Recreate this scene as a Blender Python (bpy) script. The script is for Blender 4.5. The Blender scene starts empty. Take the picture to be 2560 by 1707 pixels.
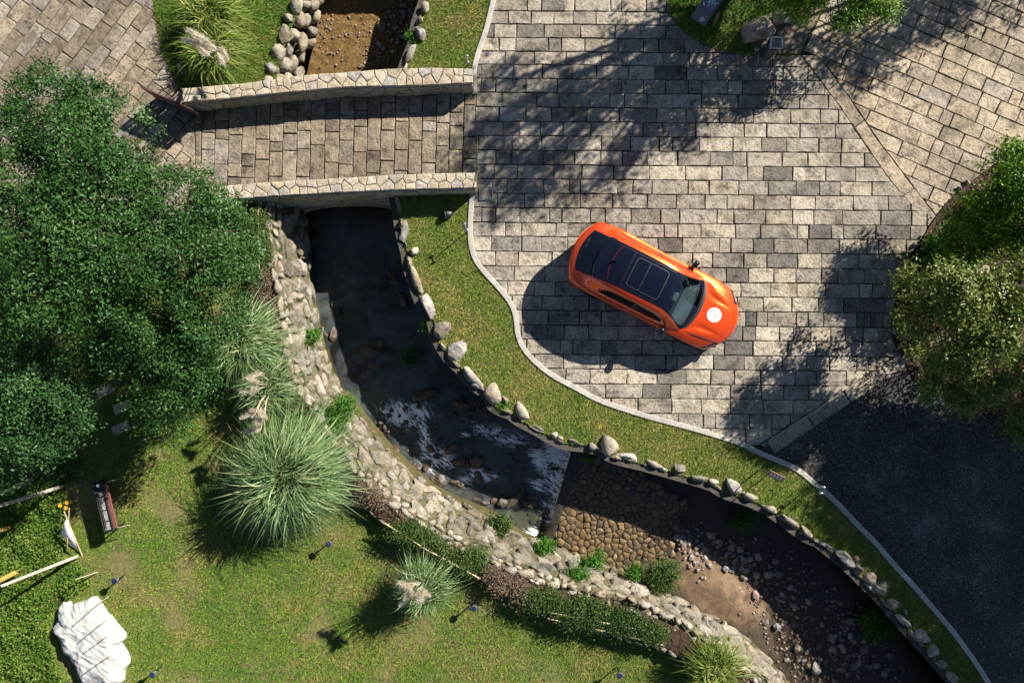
import bpy, bmesh, math, random
import numpy as np
from mathutils import Vector, Matrix
from mathutils import noise as mnoise
from mathutils.geometry import tessellate_polygon
from mathutils.bvhtree import BVHTree

# ------------------------------------------------------------------ camera, sky, sun, exposure
scene = bpy.context.scene
COL = scene.collection
H = 20.0                      # flying height of the camera above the paving
S = 2560 / 30.0               # photograph pixels per metre on the paving
SUN_EL = math.radians(32.0)
SUN_DIR = Vector((0.775, 0.632, 0.0)).normalized()      # horizontal direction towards the sun

cam_d = bpy.data.cameras.new("camera")
cam_d.sensor_width = 36.0
cam_d.lens = 24.0
cam_d.clip_end = 1000.0
cam = bpy.data.objects.new("camera", cam_d)
cam.location = (0, 0, H)
COL.objects.link(cam)
scene.camera = cam

world = bpy.data.worlds.new("World")
scene.world = world
world.use_nodes = True
wn = world.node_tree
for n in list(wn.nodes):
    wn.nodes.remove(n)
sky = wn.nodes.new("ShaderNodeTexSky")
sky.sky_type = 'NISHITA'
sky.sun_disc = False
sky.altitude = 1200.0
sky.air_density = 0.8
sky.dust_density = 0.4
sky.sun_elevation = SUN_EL
sky.sun_rotation = math.atan2(SUN_DIR.x, SUN_DIR.y)
bg = wn.nodes.new("ShaderNodeBackground")
bg.inputs['Strength'].default_value = 0.05
wo = wn.nodes.new("ShaderNodeOutputWorld")
wn.links.new(sky.outputs[0], bg.inputs[0])
wn.links.new(bg.outputs[0], wo.inputs[0])

sun_d = bpy.data.lights.new("sun", 'SUN')
sun_d.energy = 5.0
sun_d.angle = math.radians(0.53)
sun_d.color = (1.0, 0.945, 0.86)
sun = bpy.data.objects.new("sun", sun_d)
ldir = Vector((-SUN_DIR.x * math.cos(SUN_EL), -SUN_DIR.y * math.cos(SUN_EL), -math.sin(SUN_EL)))
sun.rotation_euler = ldir.to_track_quat('-Z', 'Y').to_euler()
sun.location = (20, 16, 25)
COL.objects.link(sun)

scene.view_settings.view_transform = 'Standard'
scene.view_settings.look = 'None'
scene.view_settings.gamma = 1.0
scene.view_settings.exposure = 1.2
scene.view_settings.use_curve_mapping = False
scene.cycles.max_bounces = 6
scene.cycles.caustics_reflective = False
scene.cycles.caustics_refractive = False
scene.cycles.transparent_max_bounces = 8

R = random.Random(11)
rng = np.random.default_rng(11)

# ------------------------------------------------------------------ helpers
def P(px, py, z=0.0):
    """photograph pixel seen at height z -> world point"""
    k = (H - z) / H
    return ((px - 1280) / S * k, (853.5 - py) / S * k, z)

def PV(px, py, z=0.0):
    return Vector(P(px, py, z))

def link(o, parent=None):
    COL.objects.link(o)
    if parent is not None:
        o.parent = parent
        o.matrix_parent_inverse = Matrix.Translation(-parent.location)
    return o

def tag(o, label=None, cat=None, group=None, kind=None):
    if label: o["label"] = label
    if cat: o["category"] = cat
    if group: o["group"] = group
    if kind: o["kind"] = kind
    return o

def thing(name, label, cat, loc=(0, 0, 0), group=None):
    o = bpy.data.objects.new(name, None)
    o.empty_display_size = 0.2
    o.location = loc
    COL.objects.link(o)
    return tag(o, label, cat, group)

def mesh_from(name, verts, faces, mat=None, smooth=False, tone=None):
    me = bpy.data.meshes.new(name)
    me.from_pydata([tuple(v) for v in verts], [], [tuple(f) for f in faces])
    if mat is not None: me.materials.append(mat)
    if smooth: me.polygons.foreach_set("use_smooth", [True] * len(me.polygons))
    if tone is not None:
        a = me.attributes.new("tone", 'FLOAT', 'POINT')
        a.data.foreach_set("value", np.asarray(tone, dtype=np.float32))
    me.update()
    return me

def np_mesh(name, V, F, mat=None, smooth=False, tone=None, extra=None):
    V = np.ascontiguousarray(V, dtype=np.float32); F = np.ascontiguousarray(F, dtype=np.int32)
    me = bpy.data.meshes.new(name)
    n, k = F.shape
    me.vertices.add(len(V)); me.vertices.foreach_set("co", V.ravel())
    me.loops.add(n * k); me.loops.foreach_set("vertex_index", F.ravel())
    me.polygons.add(n); me.polygons.foreach_set("loop_start", np.arange(0, n * k, k, dtype=np.int32))
    if smooth: me.polygons.foreach_set("use_smooth", np.ones(n, dtype=bool))
    if mat is not None: me.materials.append(mat)
    if tone is not None:
        a = me.attributes.new("tone", 'FLOAT', 'POINT'); a.data.foreach_set("value", np.asarray(tone, np.float32))
    if extra:
        for kx, vx in extra.items():
            a = me.attributes.new(kx, 'FLOAT', 'POINT'); a.data.foreach_set("value", np.asarray(vx, np.float32))
    me.update(calc_edges=True)
    return me

def obj(name, me, parent=None, loc=None):
    o = bpy.data.objects.new(name, me)
    if loc is not None: o.location = loc
    return link(o, parent)

def catmull(pts, step=None, n=None):
    """smooth curve through points, resampled"""
    p = np.array([tuple(q) for q in pts], float)
    q = np.vstack([2 * p[0] - p[1], p, 2 * p[-1] - p[-2]])
    out = []
    for i in range(1, len(q) - 2):
        for t in np.linspace(0, 1, 12, endpoint=False):
            a, b, c, d = q[i - 1], q[i], q[i + 1], q[i + 2]
            out.append(0.5 * (2 * b + (c - a) * t + (2 * a - 5 * b + 4 * c - d) * t * t + (3 * b - a - 3 * c + d) * t ** 3))
    out.append(p[-1]); out = np.array(out)
    L = np.concatenate([[0], np.cumsum(np.linalg.norm(np.diff(out[:, :2], axis=0), axis=1))])
    if n is None: n = max(2, int(L[-1] / step) + 1)
    s = np.linspace(0, L[-1], n)
    return np.stack([np.interp(s, L, out[:, k]) for k in range(out.shape[1])], 1)

def poly_area(p):
    return 0.5 * sum(p[i][0] * p[(i + 1) % len(p)][1] - p[(i + 1) % len(p)][0] * p[i][1] for i in range(len(p)))

def clip_half(poly, a, b, c):
    """keep a*x+b*y+c >= 0"""
    out = []
    n = len(poly)
    for i in range(n):
        p, q = poly[i], poly[(i + 1) % n]
        dp = a * p[0] + b * p[1] + c; dq = a * q[0] + b * q[1] + c
        if dp >= 0: out.append(p)
        if (dp >= 0) != (dq >= 0):
            t = dp / (dp - dq)
            out.append((p[0] + t * (q[0] - p[0]), p[1] + t * (q[1] - p[1])))
    return out

def clip_convex(subject, convex):
    """convex must be counter-clockwise"""
    out = list(subject)
    for i in range(len(convex)):
        if len(out) < 3: return []
        p, q = convex[i], convex[(i + 1) % len(convex)]
        ex, ey = q[0] - p[0], q[1] - p[1]
        out = clip_half(out, -ey, ex, ey * p[0] - ex * p[1])
    return out

def dedupe(poly, eps=0.02):
    out = []
    for p in poly:
        if not out or math.hypot(p[0] - out[-1][0], p[1] - out[-1][1]) > eps: out.append(p)
    while len(out) > 2 and math.hypot(out[0][0] - out[-1][0], out[0][1] - out[-1][1]) < eps: out.pop()
    return out

def inset(poly, d):
    n = len(poly); out = []
    for i in range(n):
        p0, p1, p2 = poly[i - 1], poly[i], poly[(i + 1) % n]
        e1 = Vector((p1[0] - p0[0], p1[1] - p0[1])); e2 = Vector((p2[0] - p1[0], p2[1] - p1[1]))
        if e1.length < 1e-6 or e2.length < 1e-6: out.append(p1); continue
        e1.normalize(); e2.normalize()
        n1 = Vector((-e1.y, e1.x)); n2 = Vector((-e2.y, e2.x))
        m = n1 + n2
        if m.length < 0.2: out.append((p1[0] + n1.x * d, p1[1] + n1.y * d)); continue
        m.normalize()
        k = min(d / max(m.dot(n1), 0.35), 2.2 * d)
        out.append((p1[0] + m.x * k, p1[1] + m.y * k))
    return out

def in_poly(X, Y, poly):
    poly = np.asarray([(p[0], p[1]) for p in poly], float)
    inside = np.zeros(len(X), bool)
    j = len(poly) - 1
    for i in range(len(poly)):
        xi, yi = poly[i]; xj, yj = poly[j]
        c = ((yi > Y) != (yj > Y)) & (X < (xj - xi) * (Y - yi) / (yj - yi + 1e-12) + xi)
        inside ^= c
        j = i
    return inside

def pxpoly(pts, z=0.0):
    return [P(a, b, z)[:2] for a, b in pts]

def sheet(name, poly, z, mat, kind='structure', parent=None):
    if poly_area(poly) < 0: poly = poly[::-1]
    vs = [Vector((p[0], p[1], z)) for p in poly]
    tris = tessellate_polygon([vs])
    fs = []
    for t in tris:
        a, b, c = [vs[i] for i in t]
        fs.append(t if (b - a).cross(c - a).z > 0 else t[::-1])
    o = obj(name, mesh_from(name, vs, fs, mat), parent)
    if kind: o["kind"] = kind
    return o

def voronoi(points, bound):
    pts = np.array(points)
    cells = []
    for i, p in enumerate(pts):
        d = np.hypot(pts[:, 0] - p[0], pts[:, 1] - p[1])
        order = np.argsort(d)[1:18]
        cell = list(bound)
        for j in order:
            q = pts[j]
            a, b = p[0] - q[0], p[1] - q[1]
            mx, my = (p[0] + q[0]) / 2, (p[1] + q[1]) / 2
            cell = clip_half(cell, a, b, -(a * mx + b * my))
            if len(cell) < 3: break
        if len(cell) >= 3: cells.append(cell)
    return cells

def prism(poly, zt, zb, bev=0.008, jit=0.004, seg=0.28, crown=0.0, tilt=0.004):
    """bevelled stone with uneven outline: returns verts, faces (z up)"""
    if poly_area(poly) < 0: poly = poly[::-1]
    pts = []
    n = len(poly)
    for i in range(n):
        p, q = poly[i], poly[(i + 1) % n]
        L = math.hypot(q[0] - p[0], q[1] - p[1])
        k = max(1, int(L / seg))
        for j in range(k):
            t = j / k
            pts.append((p[0] + (q[0] - p[0]) * t + R.uniform(-jit, jit), p[1] + (q[1] - p[1]) * t + R.uniform(-jit, jit)))
    n = len(pts)
    ins = inset(pts, bev)
    cx = sum(p[0] for p in pts) / n; cy = sum(p[1] for p in pts) / n
    tx, ty = R.uniform(-tilt, tilt), R.uniform(-tilt, tilt)
    V = [(p[0], p[1], zb) for p in pts]
    V += [(p[0], p[1], zt - bev) for p in pts]
    V += [(p[0], p[1], zt + (p[0] - cx) * tx * 2 + (p[1] - cy) * ty * 2) for p in ins]
    V.append((cx, cy, zt + crown))
    F = []
    for i in range(n):
        j = (i + 1) % n
        F.append((i, j, n + j, n + i)); F.append((n + i, n + j, 2 * n + j, 2 * n + i)); F.append((2 * n + i, 2 * n + j, 3 * n))
    return V, F

def tube(path, radii, sides=8, cap=True):
    path = [Vector(p) for p in path]
    V, F = [], []
    for i, p in enumerate(path):
        d = (path[min(i + 1, len(path) - 1)] - path[max(i - 1, 0)]).normalized()
        u = d.orthogonal().normalized() if i == 0 else (u - d * u.dot(d)).normalized()
        w = d.cross(u)
        r = radii[i] if hasattr(radii, '__len__') else radii
        for s in range(sides):
            a = 2 * math.pi * s / sides
            V.append(p + (u * math.cos(a) + w * math.sin(a)) * r)
    for i in range(len(path) - 1):
        for s in range(sides):
            t = (s + 1) % sides
            F.append((i * sides + s, i * sides + t, (i + 1) * sides + t, (i + 1) * sides + s))
    if cap:
        F.append(tuple(range(sides))[::-1]); F.append(tuple(range((len(path) - 1) * sides, len(path) * sides)))
    return V, F

def box(cx, cy, cz, sx, sy, sz, rot=0.0, bev=0.0):
    """bevelled box (chamfered vertical and top edges)"""
    c, s = math.cos(rot), math.sin(rot)
    hx, hy = sx / 2, sy / 2
    b = min(bev, hx * .9, hy * .9, sz * .45)
    def ring(ix, iy, ch, z):
        pts = [(-ix + ch, -iy), (ix - ch, -iy), (ix, -iy + ch), (ix, iy - ch), (ix - ch, iy), (-ix + ch, iy), (-ix, iy - ch), (-ix, -iy + ch)] if ch > 0 else [(-ix, -iy), (ix, -iy), (ix, iy), (-ix, iy)]
        return [(cx + x * c - y * s, cy + x * s + y * c, z) for x, y in pts]
    if b > 0:
        rings = [ring(hx - b, hy - b, b * .4, cz - sz / 2), ring(hx, hy, b * .6, cz - sz / 2 + b), ring(hx, hy, b * .6, cz + sz / 2 - b), ring(hx - b, hy - b, b * .4, cz + sz / 2)]
    else:
        rings = [ring(hx, hy, 0, cz - sz / 2), ring(hx, hy, 0, cz + sz / 2)]
    n = len(rings[0]); V = [v for r in rings for v in r]; F = []
    for k in range(len(rings) - 1):
        for i in range(n):
            j = (i + 1) % n
            F.append((k * n + i, k * n + j, (k + 1) * n + j, (k + 1) * n + i))
    F.append(tuple(range(n))[::-1]); F.append(tuple(range((len(rings) - 1) * n, len(rings) * n)))
    return V, F

def join(*parts):
    V, F = [], []
    for v, f in parts:
        o = len(V); V += list(v); F += [tuple(i + o for i in q) for q in f]
    return V, F

def part(name, vf, mat, parent, smooth=False, label=None):
    o = obj(name, mesh_from(name, vf[0], vf[1], mat, smooth), parent)
    if label: o["label"] = label
    return o

# ------------------------------------------------------------------ materials
def new_mat(name):
    m = bpy.data.materials.new(name); m.use_nodes = True
    nt = m.node_tree
    for n in list(nt.nodes): nt.nodes.remove(n)
    out = nt.nodes.new("ShaderNodeOutputMaterial")
    return m, nt, out

def nd(nt, typ, ins=None, **props):
    n = nt.nodes.new(typ)
    for k, v in props.items(): setattr(n, k, v)
    if ins:
        for k, v in ins.items():
            s = n.inputs[k]
            if hasattr(v, 'is_linked') or hasattr(v, 'links'): nt.links.new(v, s)
            else: s.default_value = v
    return n

def ramp(nt, fac, stops, interp='LINEAR'):
    n = nt.nodes.new("ShaderNodeValToRGB")
    n.color_ramp.interpolation = interp
    el = n.color_ramp.elements
    el[0].position, el[0].color = stops[0][0], (*stops[0][1], 1)
    el[1].position, el[1].color = stops[-1][0], (*stops[-1][1], 1)
    for p, c in stops[1:-1]:
        e = el.new(p); e.color = (*c, 1)
    nt.links.new(fac, n.inputs[0])
    return n.outputs[0]

def mathn(nt, op, a, b=0.0, clamp=False):
    n = nt.nodes.new("ShaderNodeMath"); n.operation = op; n.use_clamp = clamp
    for i, v in enumerate((a, b)):
        if hasattr(v, 'links'): nt.links.new(v, n.inputs[i])
        else: n.inputs[i].default_value = v
    return n.outputs[0]

def mixc(nt, fac, a, b, mode='MIX'):
    n = nt.nodes.new("ShaderNodeMix"); n.data_type = 'RGBA'; n.blend_type = mode
    for i, v in ((0, fac), (6, a), (7, b)):
        if hasattr(v, 'links'): nt.links.new(v, n.inputs[i])
        elif i == 0: n.inputs[i].default_value = v
        else: n.inputs[i].default_value = (*v, 1)
    return n.outputs[2]

def noise_n(nt, vec, scale, detail=4.0, rough=0.55, dist=0.0):
    n = nt.nodes.new("ShaderNodeTexNoise")
    n.inputs['Scale'].default_value = scale; n.inputs['Detail'].default_value = detail
    n.inputs['Roughness'].default_value = rough; n.inputs['Distortion'].default_value = dist
    if vec is not None: nt.links.new(vec, n.inputs['Vector'])
    return n.outputs[0]

def tone_of(nt):
    a = nd(nt, "ShaderNodeAttribute", attribute_name="tone")
    o = nd(nt, "ShaderNodeObjectInfo")
    return mathn(nt, 'FRACT', mathn(nt, 'ADD', a.outputs['Fac'], o.outputs['Random']))

def G3(v): return (v, v, v)

def stone_mat(name, cols, stain=0.5, stain_scale=2.0, bump=0.5, grain=34.0, mid=9.0, rough=0.85, moss=0.0, mosscol=(0.05, 0.06, 0.02), spec=0.3, blot=0.0):
    m, nt, out = new_mat(name)
    t = tone_of(nt)
    geo = nd(nt, "ShaderNodeNewGeometry")
    off = nd(nt, "ShaderNodeCombineXYZ", {0: mathn(nt, 'MULTIPLY', t, 31.7), 1: mathn(nt, 'MULTIPLY', t, 17.3), 2: mathn(nt, 'MULTIPLY', t, 11.1)})
    pos = nd(nt, "ShaderNodeVectorMath", {0: geo.outputs['Position'], 1: off.outputs[0]}, operation='ADD').outputs[0]
    base = ramp(nt, t, [(i / (len(cols) - 1), c) for i, c in enumerate(cols)])
    n1 = noise_n(nt, pos, stain_scale, 7, 0.62, 0.4)
    n2 = noise_n(nt, pos, mid, 6, 0.6, 0.6)
    n3 = noise_n(nt, pos, grain, 4, 0.6)
    f1 = ramp(nt, n1, [(0.30, G3(1 - stain)), (0.5, G3(0.95)), (0.75, G3(1.18))])
    f2 = ramp(nt, n2, [(0.30, G3(0.42)), (0.43, G3(0.88)), (0.55, G3(1.03)), (0.75, G3(1.3))])
    f3 = ramp(nt, n3, [(0.3, G3(0.78)), (0.7, G3(1.2))])
    c = mixc(nt, 1.0, mixc(nt, 1.0, mixc(nt, 1.0, base, f1, 'MULTIPLY'), f2, 'MULTIPLY'), f3, 'MULTIPLY')
    if blot > 0:
        nb = noise_n(nt, pos, 3.3, 9, 0.72, 0.8)
        c = mixc(nt, 1.0, c, ramp(nt, nb, [(0.36, G3(1 - blot)), (0.46, G3(1.0)), (0.6, G3(1.0)), (0.75, G3(1.15))]), 'MULTIPLY')
    if moss > 0:
        nw = noise_n(nt, geo.outputs['Position'], 0.42, 6, 0.65, 0.6)
        c = mixc(nt, 1.0, c, ramp(nt, nw, [(0.32, (0.62, 0.60, 0.58)), (0.52, G3(1.0)), (0.7, (1.12, 1.09, 1.02))]), 'MULTIPLY')
        nm = noise_n(nt, geo.outputs['Position'], 1.7, 7, 0.65)
        fm = ramp(nt, nm, [(0.52, G3(0)), (0.68, G3(moss))])
        c = mixc(nt, fm, c, mosscol)
    hgt = mathn(nt, 'ADD', mathn(nt, 'MULTIPLY', n2, 0.65), mathn(nt, 'ADD', mathn(nt, 'MULTIPLY', n3, 0.22), mathn(nt, 'MULTIPLY', n1, 0.6)))
    b = nd(nt, "ShaderNodeBump", {'Strength': bump, 'Distance': 0.06, 'Height': hgt})
    p = nd(nt, "ShaderNodeBsdfPrincipled", {'Base Color': c, 'Roughness': rough, 'Normal': b.outputs[0]})
    p.inputs['Specular IOR Level'].default_value = spec
    nt.links.new(p.outputs[0], out.inputs[0])
    return m

def flat_mat(name, col, rough=0.5, metal=0.0, var=0.15, scale=20.0, bump=0.0, spec=0.5, coat=0.0):
    m, nt, out = new_mat(name)
    geo = nd(nt, "ShaderNodeNewGeometry")
    n1 = noise_n(nt, geo.outputs['Position'], scale, 5, 0.6)
    f = ramp(nt, n1, [(0.3, G3(1 - var)), (0.7, G3(1 + var))])
    c = mixc(nt, 1.0, col, f, 'MULTIPLY')
    p = nd(nt, "ShaderNodeBsdfPrincipled", {'Base Color': c, 'Roughness': rough, 'Metallic': metal})
    p.inputs['Specular IOR Level'].default_value = spec
    p.inputs['Coat Weight'].default_value = coat
    if bump > 0:
        b = nd(nt, "ShaderNodeBump", {'Strength': bump, 'Distance': 0.02, 'Height': n1})
        nt.links.new(b.outputs[0], p.inputs['Normal'])
    nt.links.new(p.outputs[0], out.inputs[0])
    return m

def leaf_mat(name, cols, rough=0.45, trans=0.25, patch=0.5, spec=0.22, tint=(1.15, 1.25, 0.5)):
    """cols: list of (pos,colour) along the tone attribute"""
    m, nt, out = new_mat(name)
    t = nd(nt, "ShaderNodeAttribute", attribute_name="tone").outputs['Fac']
    c = ramp(nt, t, cols)
    p = nd(nt, "ShaderNodeBsdfPrincipled", {'Base Color': c, 'Roughness': rough})
    p.inputs['Specular IOR Level'].default_value = spec
    tr = nd(nt, "ShaderNodeBsdfTranslucent", {'Color': mixc(nt, 1.0, c, tint, 'MULTIPLY')})
    mx = nd(nt, "ShaderNodeMixShader", {0: trans, 1: p.outputs[0], 2: tr.outputs[0]})
    nt.links.new(mx.outputs[0], out.inputs[0])
    return m

def grass_mat(name, blades=False, dry=(0.30, 0.275, 0.085), green=(0.165, 0.235, 0.036), lush=(0.085, 0.185, 0.022), soil=(0.19, 0.14, 0.08), dryness=0.5, bare=0.5):
    m, nt, out = new_mat(name)
    geo = nd(nt, "ShaderNodeNewGeometry")
    pos = geo.outputs['Position']
    n1 = noise_n(nt, pos, 0.55, 5, 0.6, 0.5)
    n2 = noise_n(nt, pos, 2.4, 5, 0.65)
    n4 = noise_n(nt, pos, 0.9, 4, 0.6)
    f = mathn(nt, 'ADD', mathn(nt, 'MULTIPLY', n1, 0.6), mathn(nt, 'MULTIPLY', n2, 0.4))
    c = ramp(nt, f, [(0.30 + 0.2 * (1 - dryness) - 0.1, lush), (0.47 + 0.2 * (0.5 - dryness), green), (0.62 + 0.3 * (0.5 - dryness), dry)])
    n9 = noise_n(nt, pos, 9.0, 4, 0.7)
    c = mixc(nt, 1.0, c, ramp(nt, n9, [(0.32, (0.45, 0.62, 0.5)), (0.5, G3(1.0)), (0.68, (1.35, 1.22, 1.2))]), 'MULTIPLY')
    if blades:
        t = nd(nt, "ShaderNodeAttribute", attribute_name="tone").outputs['Fac']
        v = ramp(nt, t, [(0.0, (0.62, 0.7, 0.6)), (0.5, (1.0, 1.0, 1.0)), (0.88, (1.4, 1.32, 1.1)), (1.0, (2.1, 1.75, 1.5))])
        c = mixc(nt, 1.0, c, v, 'MULTIPLY')
    else:
        fb = ramp(nt, n4, [(0.60 - 0.1 * bare, G3(0)), (0.76 - 0.1 * bare, G3(0.9))])
        c = mixc(nt, fb, mixc(nt, 0.45, c, soil), soil)
        n3 = noise_n(nt, pos, 30, 4, 0.7)
        c = mixc(nt, 1.0, c, ramp(nt, n3, [(0.3, G3(0.6)), (0.7, G3(1.2))]), 'MULTIPLY')
    p = nd(nt, "ShaderNodeBsdfPrincipled", {'Base Color': c, 'Roughness': 0.75})
    p.inputs['Specular IOR Level'].default_value = 0.2
    if blades:
        tr = nd(nt, "ShaderNodeBsdfTranslucent", {'Color': c})
        mx = nd(nt, "ShaderNodeMixShader", {0: 0.3, 1: p.outputs[0], 2: tr.outputs[0]})
        nt.links.new(mx.outputs[0], out.inputs[0])
    else:
        b = nd(nt, "ShaderNodeBump", {'Strength': 0.6, 'Distance': 0.03, 'Height': n3})
        nt.links.new(b.outputs[0], p.inputs['Normal'])
        nt.links.new(p.outputs[0], out.inputs[0])
    return m

def soil_mat(name, a, b, scale=6.0, bump=0.6, grain=40.0, rough=0.9, spec=0.2):
    m, nt, out = new_mat(name)
    geo = nd(nt, "ShaderNodeNewGeometry"); pos = geo.outputs['Position']
    n1 = noise_n(nt, pos, scale, 7, 0.65, 0.5); n2 = noise_n(nt, pos, grain, 4, 0.65)
    c = ramp(nt, n1, [(0.3, a), (0.7, b)])
    c = mixc(nt, 1.0, c, ramp(nt, n2, [(0.3, G3(0.6)), (0.7, G3(1.25))]), 'MULTIPLY')
    h = mathn(nt, 'ADD', n1, mathn(nt, 'MULTIPLY', n2, 0.3))
    bp = nd(nt, "ShaderNodeBump", {'Strength': bump, 'Distance': 0.05, 'Height': h})
    p = nd(nt, "ShaderNodeBsdfPrincipled", {'Base Color': c, 'Roughness': rough, 'Normal': bp.outputs[0]})
    p.inputs['Specular IOR Level'].default_value = spec
    nt.links.new(p.outputs[0], out.inputs[0])
    return m

def asphalt_mat(name):
    m, nt, out = new_mat(name)
    geo = nd(nt, "ShaderNodeNewGeometry"); pos = geo.outputs['Position']
    v = nd(nt, "ShaderNodeTexVoronoi", {'Vector': pos, 'Scale': 60.0})
    sp = mathn(nt, 'FRACT', mathn(nt, 'MULTIPLY', v.outputs['Color'], 1.0))
    sep = nd(nt, "ShaderNodeSeparateColor", {0: v.outputs['Color']})
    c = ramp(nt, sep.outputs[0], [(0.0, (0.014, 0.013, 0.011)), (0.7, (0.028, 0.026, 0.022)), (0.86, (0.055, 0.051, 0.044)), (0.95, (0.16, 0.15, 0.13)), (1.0, (0.36, 0.33, 0.28))])
    n1 = noise_n(nt, pos, 0.7, 6, 0.65)
    n0 = noise_n(nt, pos, 3.0, 6, 0.7)
    c = mixc(nt, 1.0, c, ramp(nt, n1, [(0.3, G3(0.5)), (0.7, G3(1.5))]), 'MULTIPLY')
    c = mixc(nt, ramp(nt, mathn(nt, 'MULTIPLY', n1, mathn(nt, 'ADD', n0, 0.5)), [(0.58, G3(0)), (0.75, G3(0.55))]), c, (0.16, 0.155, 0.15))
    b = nd(nt, "ShaderNodeBump", {'Strength': 0.5, 'Distance': 0.01, 'Height': v.outputs['Distance']})
    p = nd(nt, "ShaderNodeBsdfPrincipled", {'Base Color': c, 'Roughness': 0.85, 'Normal': b.outputs[0]})
    nt.links.new(p.outputs[0], out.inputs[0])
    return m

def schlick(nt, normal=None, f0=0.025):
    lw = nd(nt, "ShaderNodeLayerWeight", {'Blend': 0.5})
    if normal is not None: nt.links.new(normal, lw.inputs['Normal'])
    return mathn(nt, 'ADD', mathn(nt, 'MULTIPLY', mathn(nt, 'POWER', lw.outputs['Facing'], 5.0), 1 - f0), f0)

def water_mat(name, tint=(0.62, 0.68, 0.62), foam=True, ripple=0.3, murk=0.5, murkcol=(0.12, 0.14, 0.14)):
    m, nt, out = new_mat(name)
    geo = nd(nt, "ShaderNodeNewGeometry"); pos = geo.outputs['Position']
    n1 = noise_n(nt, pos, 5.0, 5, 0.6, 1.2); n2 = noise_n(nt, pos, 1.4, 4, 0.55, 0.8)
    hgt = mathn(nt, 'ADD', mathn(nt, 'MULTIPLY', n1, 0.35), n2)
    b = nd(nt, "ShaderNodeBump", {'Strength': ripple, 'Distance': 0.08, 'Height': hgt})
    fr = schlick(nt, b.outputs[0])
    tr = nd(nt, "ShaderNodeBsdfTransparent", {'Color': (*tint, 1)})
    df = nd(nt, "ShaderNodeBsdfDiffuse", {'Color': (*murkcol, 1)})
    nm = noise_n(nt, pos, 0.8, 5, 0.6, 0.6)
    mk = ramp(nt, nm, [(0.38, G3(murk * .15)), (0.66, G3(murk * 1.5))])
    body = nd(nt, "ShaderNodeMixShader", {0: mk, 1: tr.outputs[0], 2: df.outputs[0]})
    gl = nd(nt, "ShaderNodeBsdfGlossy", {'Roughness': 0.06, 'Normal': b.outputs[0]})
    w = nd(nt, "ShaderNodeMixShader", {0: fr, 1: body.outputs[0], 2: gl.outputs[0]})
    last = w.outputs[0]
    if foam:
        a = nd(nt, "ShaderNodeAttribute", attribute_name="foam").outputs['Fac']
        fu = nd(nt, "ShaderNodeAttribute", attribute_name="flow_u").outputs['Fac']; fv = nd(nt, "ShaderNodeAttribute", attribute_name="flow_v").outputs['Fac']
        fvec = nd(nt, "ShaderNodeCombineXYZ", {0: mathn(nt, 'MULTIPLY', fu, 0.55), 1: mathn(nt, 'MULTIPLY', fv, 1.5)}).outputs[0]
        fn = noise_n(nt, fvec, 2.3, 4, 0.6, 1.3); fn2 = noise_n(nt, fvec, 5.5, 4, 0.6, 1.0)
        rid = mathn(nt, 'SUBTRACT', 1.0, mathn(nt, 'MULTIPLY', mathn(nt, 'ABSOLUTE', mathn(nt, 'SUBTRACT', fn, 0.5)), 7.0), True)
        rid2 = mathn(nt, 'SUBTRACT', 1.0, mathn(nt, 'MULTIPLY', mathn(nt, 'ABSOLUTE', mathn(nt, 'SUBTRACT', fn2, 0.5)), 8.0), True)
        q = mathn(nt, 'ADD', mathn(nt, 'MULTIPLY', rid, 0.5), mathn(nt, 'MULTIPLY', rid2, 0.6))
        f = mathn(nt, 'MULTIPLY', mathn(nt, 'SUBTRACT', mathn(nt, 'ADD', q, mathn(nt, 'MULTIPLY', a, 0.95)), 0.92), 2.6, True)
        f = mathn(nt, 'MULTIPLY', f, mathn(nt, 'MULTIPLY', a, 3.0, True))
        fd = nd(nt, "ShaderNodeBsdfDiffuse", {'Color': (0.9, 0.92, 0.95, 1)})
        fx = nd(nt, "ShaderNodeMixShader", {0: f, 1: last, 2: fd.outputs[0]})
        last = fx.outputs[0]
    nt.links.new(last, out.inputs[0])
    return m

M = {}
M['slab'] = stone_mat('paving_stone', [(0.129, 0.116, 0.103), (0.353, 0.304, 0.235), (0.450, 0.391, 0.298), (0.257, 0.229, 0.191), (0.407, 0.345, 0.254), (0.493, 0.433, 0.338), (0.321, 0.283, 0.235), (0.386, 0.340, 0.269), (0.161, 0.144, 0.127)], stain=0.6, stain_scale=2.2, bump=1.0, mid=13.0, grain=55, moss=0.35, mosscol=(0.107, 0.093, 0.054), blot=0.6)
M['slab_brown'] = stone_mat('bridge_paving_stone', [(0.179, 0.147, 0.110), (0.282, 0.226, 0.158), (0.358, 0.295, 0.213), (0.307, 0.268, 0.230), (0.214, 0.168, 0.119), (0.342, 0.279, 0.197)], stain=0.55, stain_scale=2.4, bump=1.0, mid=13.0, grain=55, blot=0.55, moss=0.4, mosscol=(0.086, 0.071, 0.039))
M['slab_warm'] = stone_mat('terrace_paving_stone', [(0.271, 0.220, 0.161), (0.402, 0.323, 0.228), (0.471, 0.389, 0.271), (0.352, 0.296, 0.228), (0.442, 0.351, 0.240), (0.383, 0.336, 0.288)], stain=0.55, stain_scale=2.4, bump=1.0, mid=13.0, grain=55, blot=0.55, moss=0.3, mosscol=(0.130, 0.102, 0.058))
M['joint'] = soil_mat('paving_joint', (0.022, 0.020, 0.014), (0.060, 0.062, 0.026), 1.2, 0.4)
M['coping'] = stone_mat('parapet_stone', [(0.384, 0.320, 0.227), (0.449, 0.380, 0.275), (0.343, 0.312, 0.275), (0.408, 0.336, 0.235), (0.473, 0.416, 0.329), (0.367, 0.296, 0.204)], stain=0.3, stain_scale=2.5, bump=0.7, mid=10)
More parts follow.
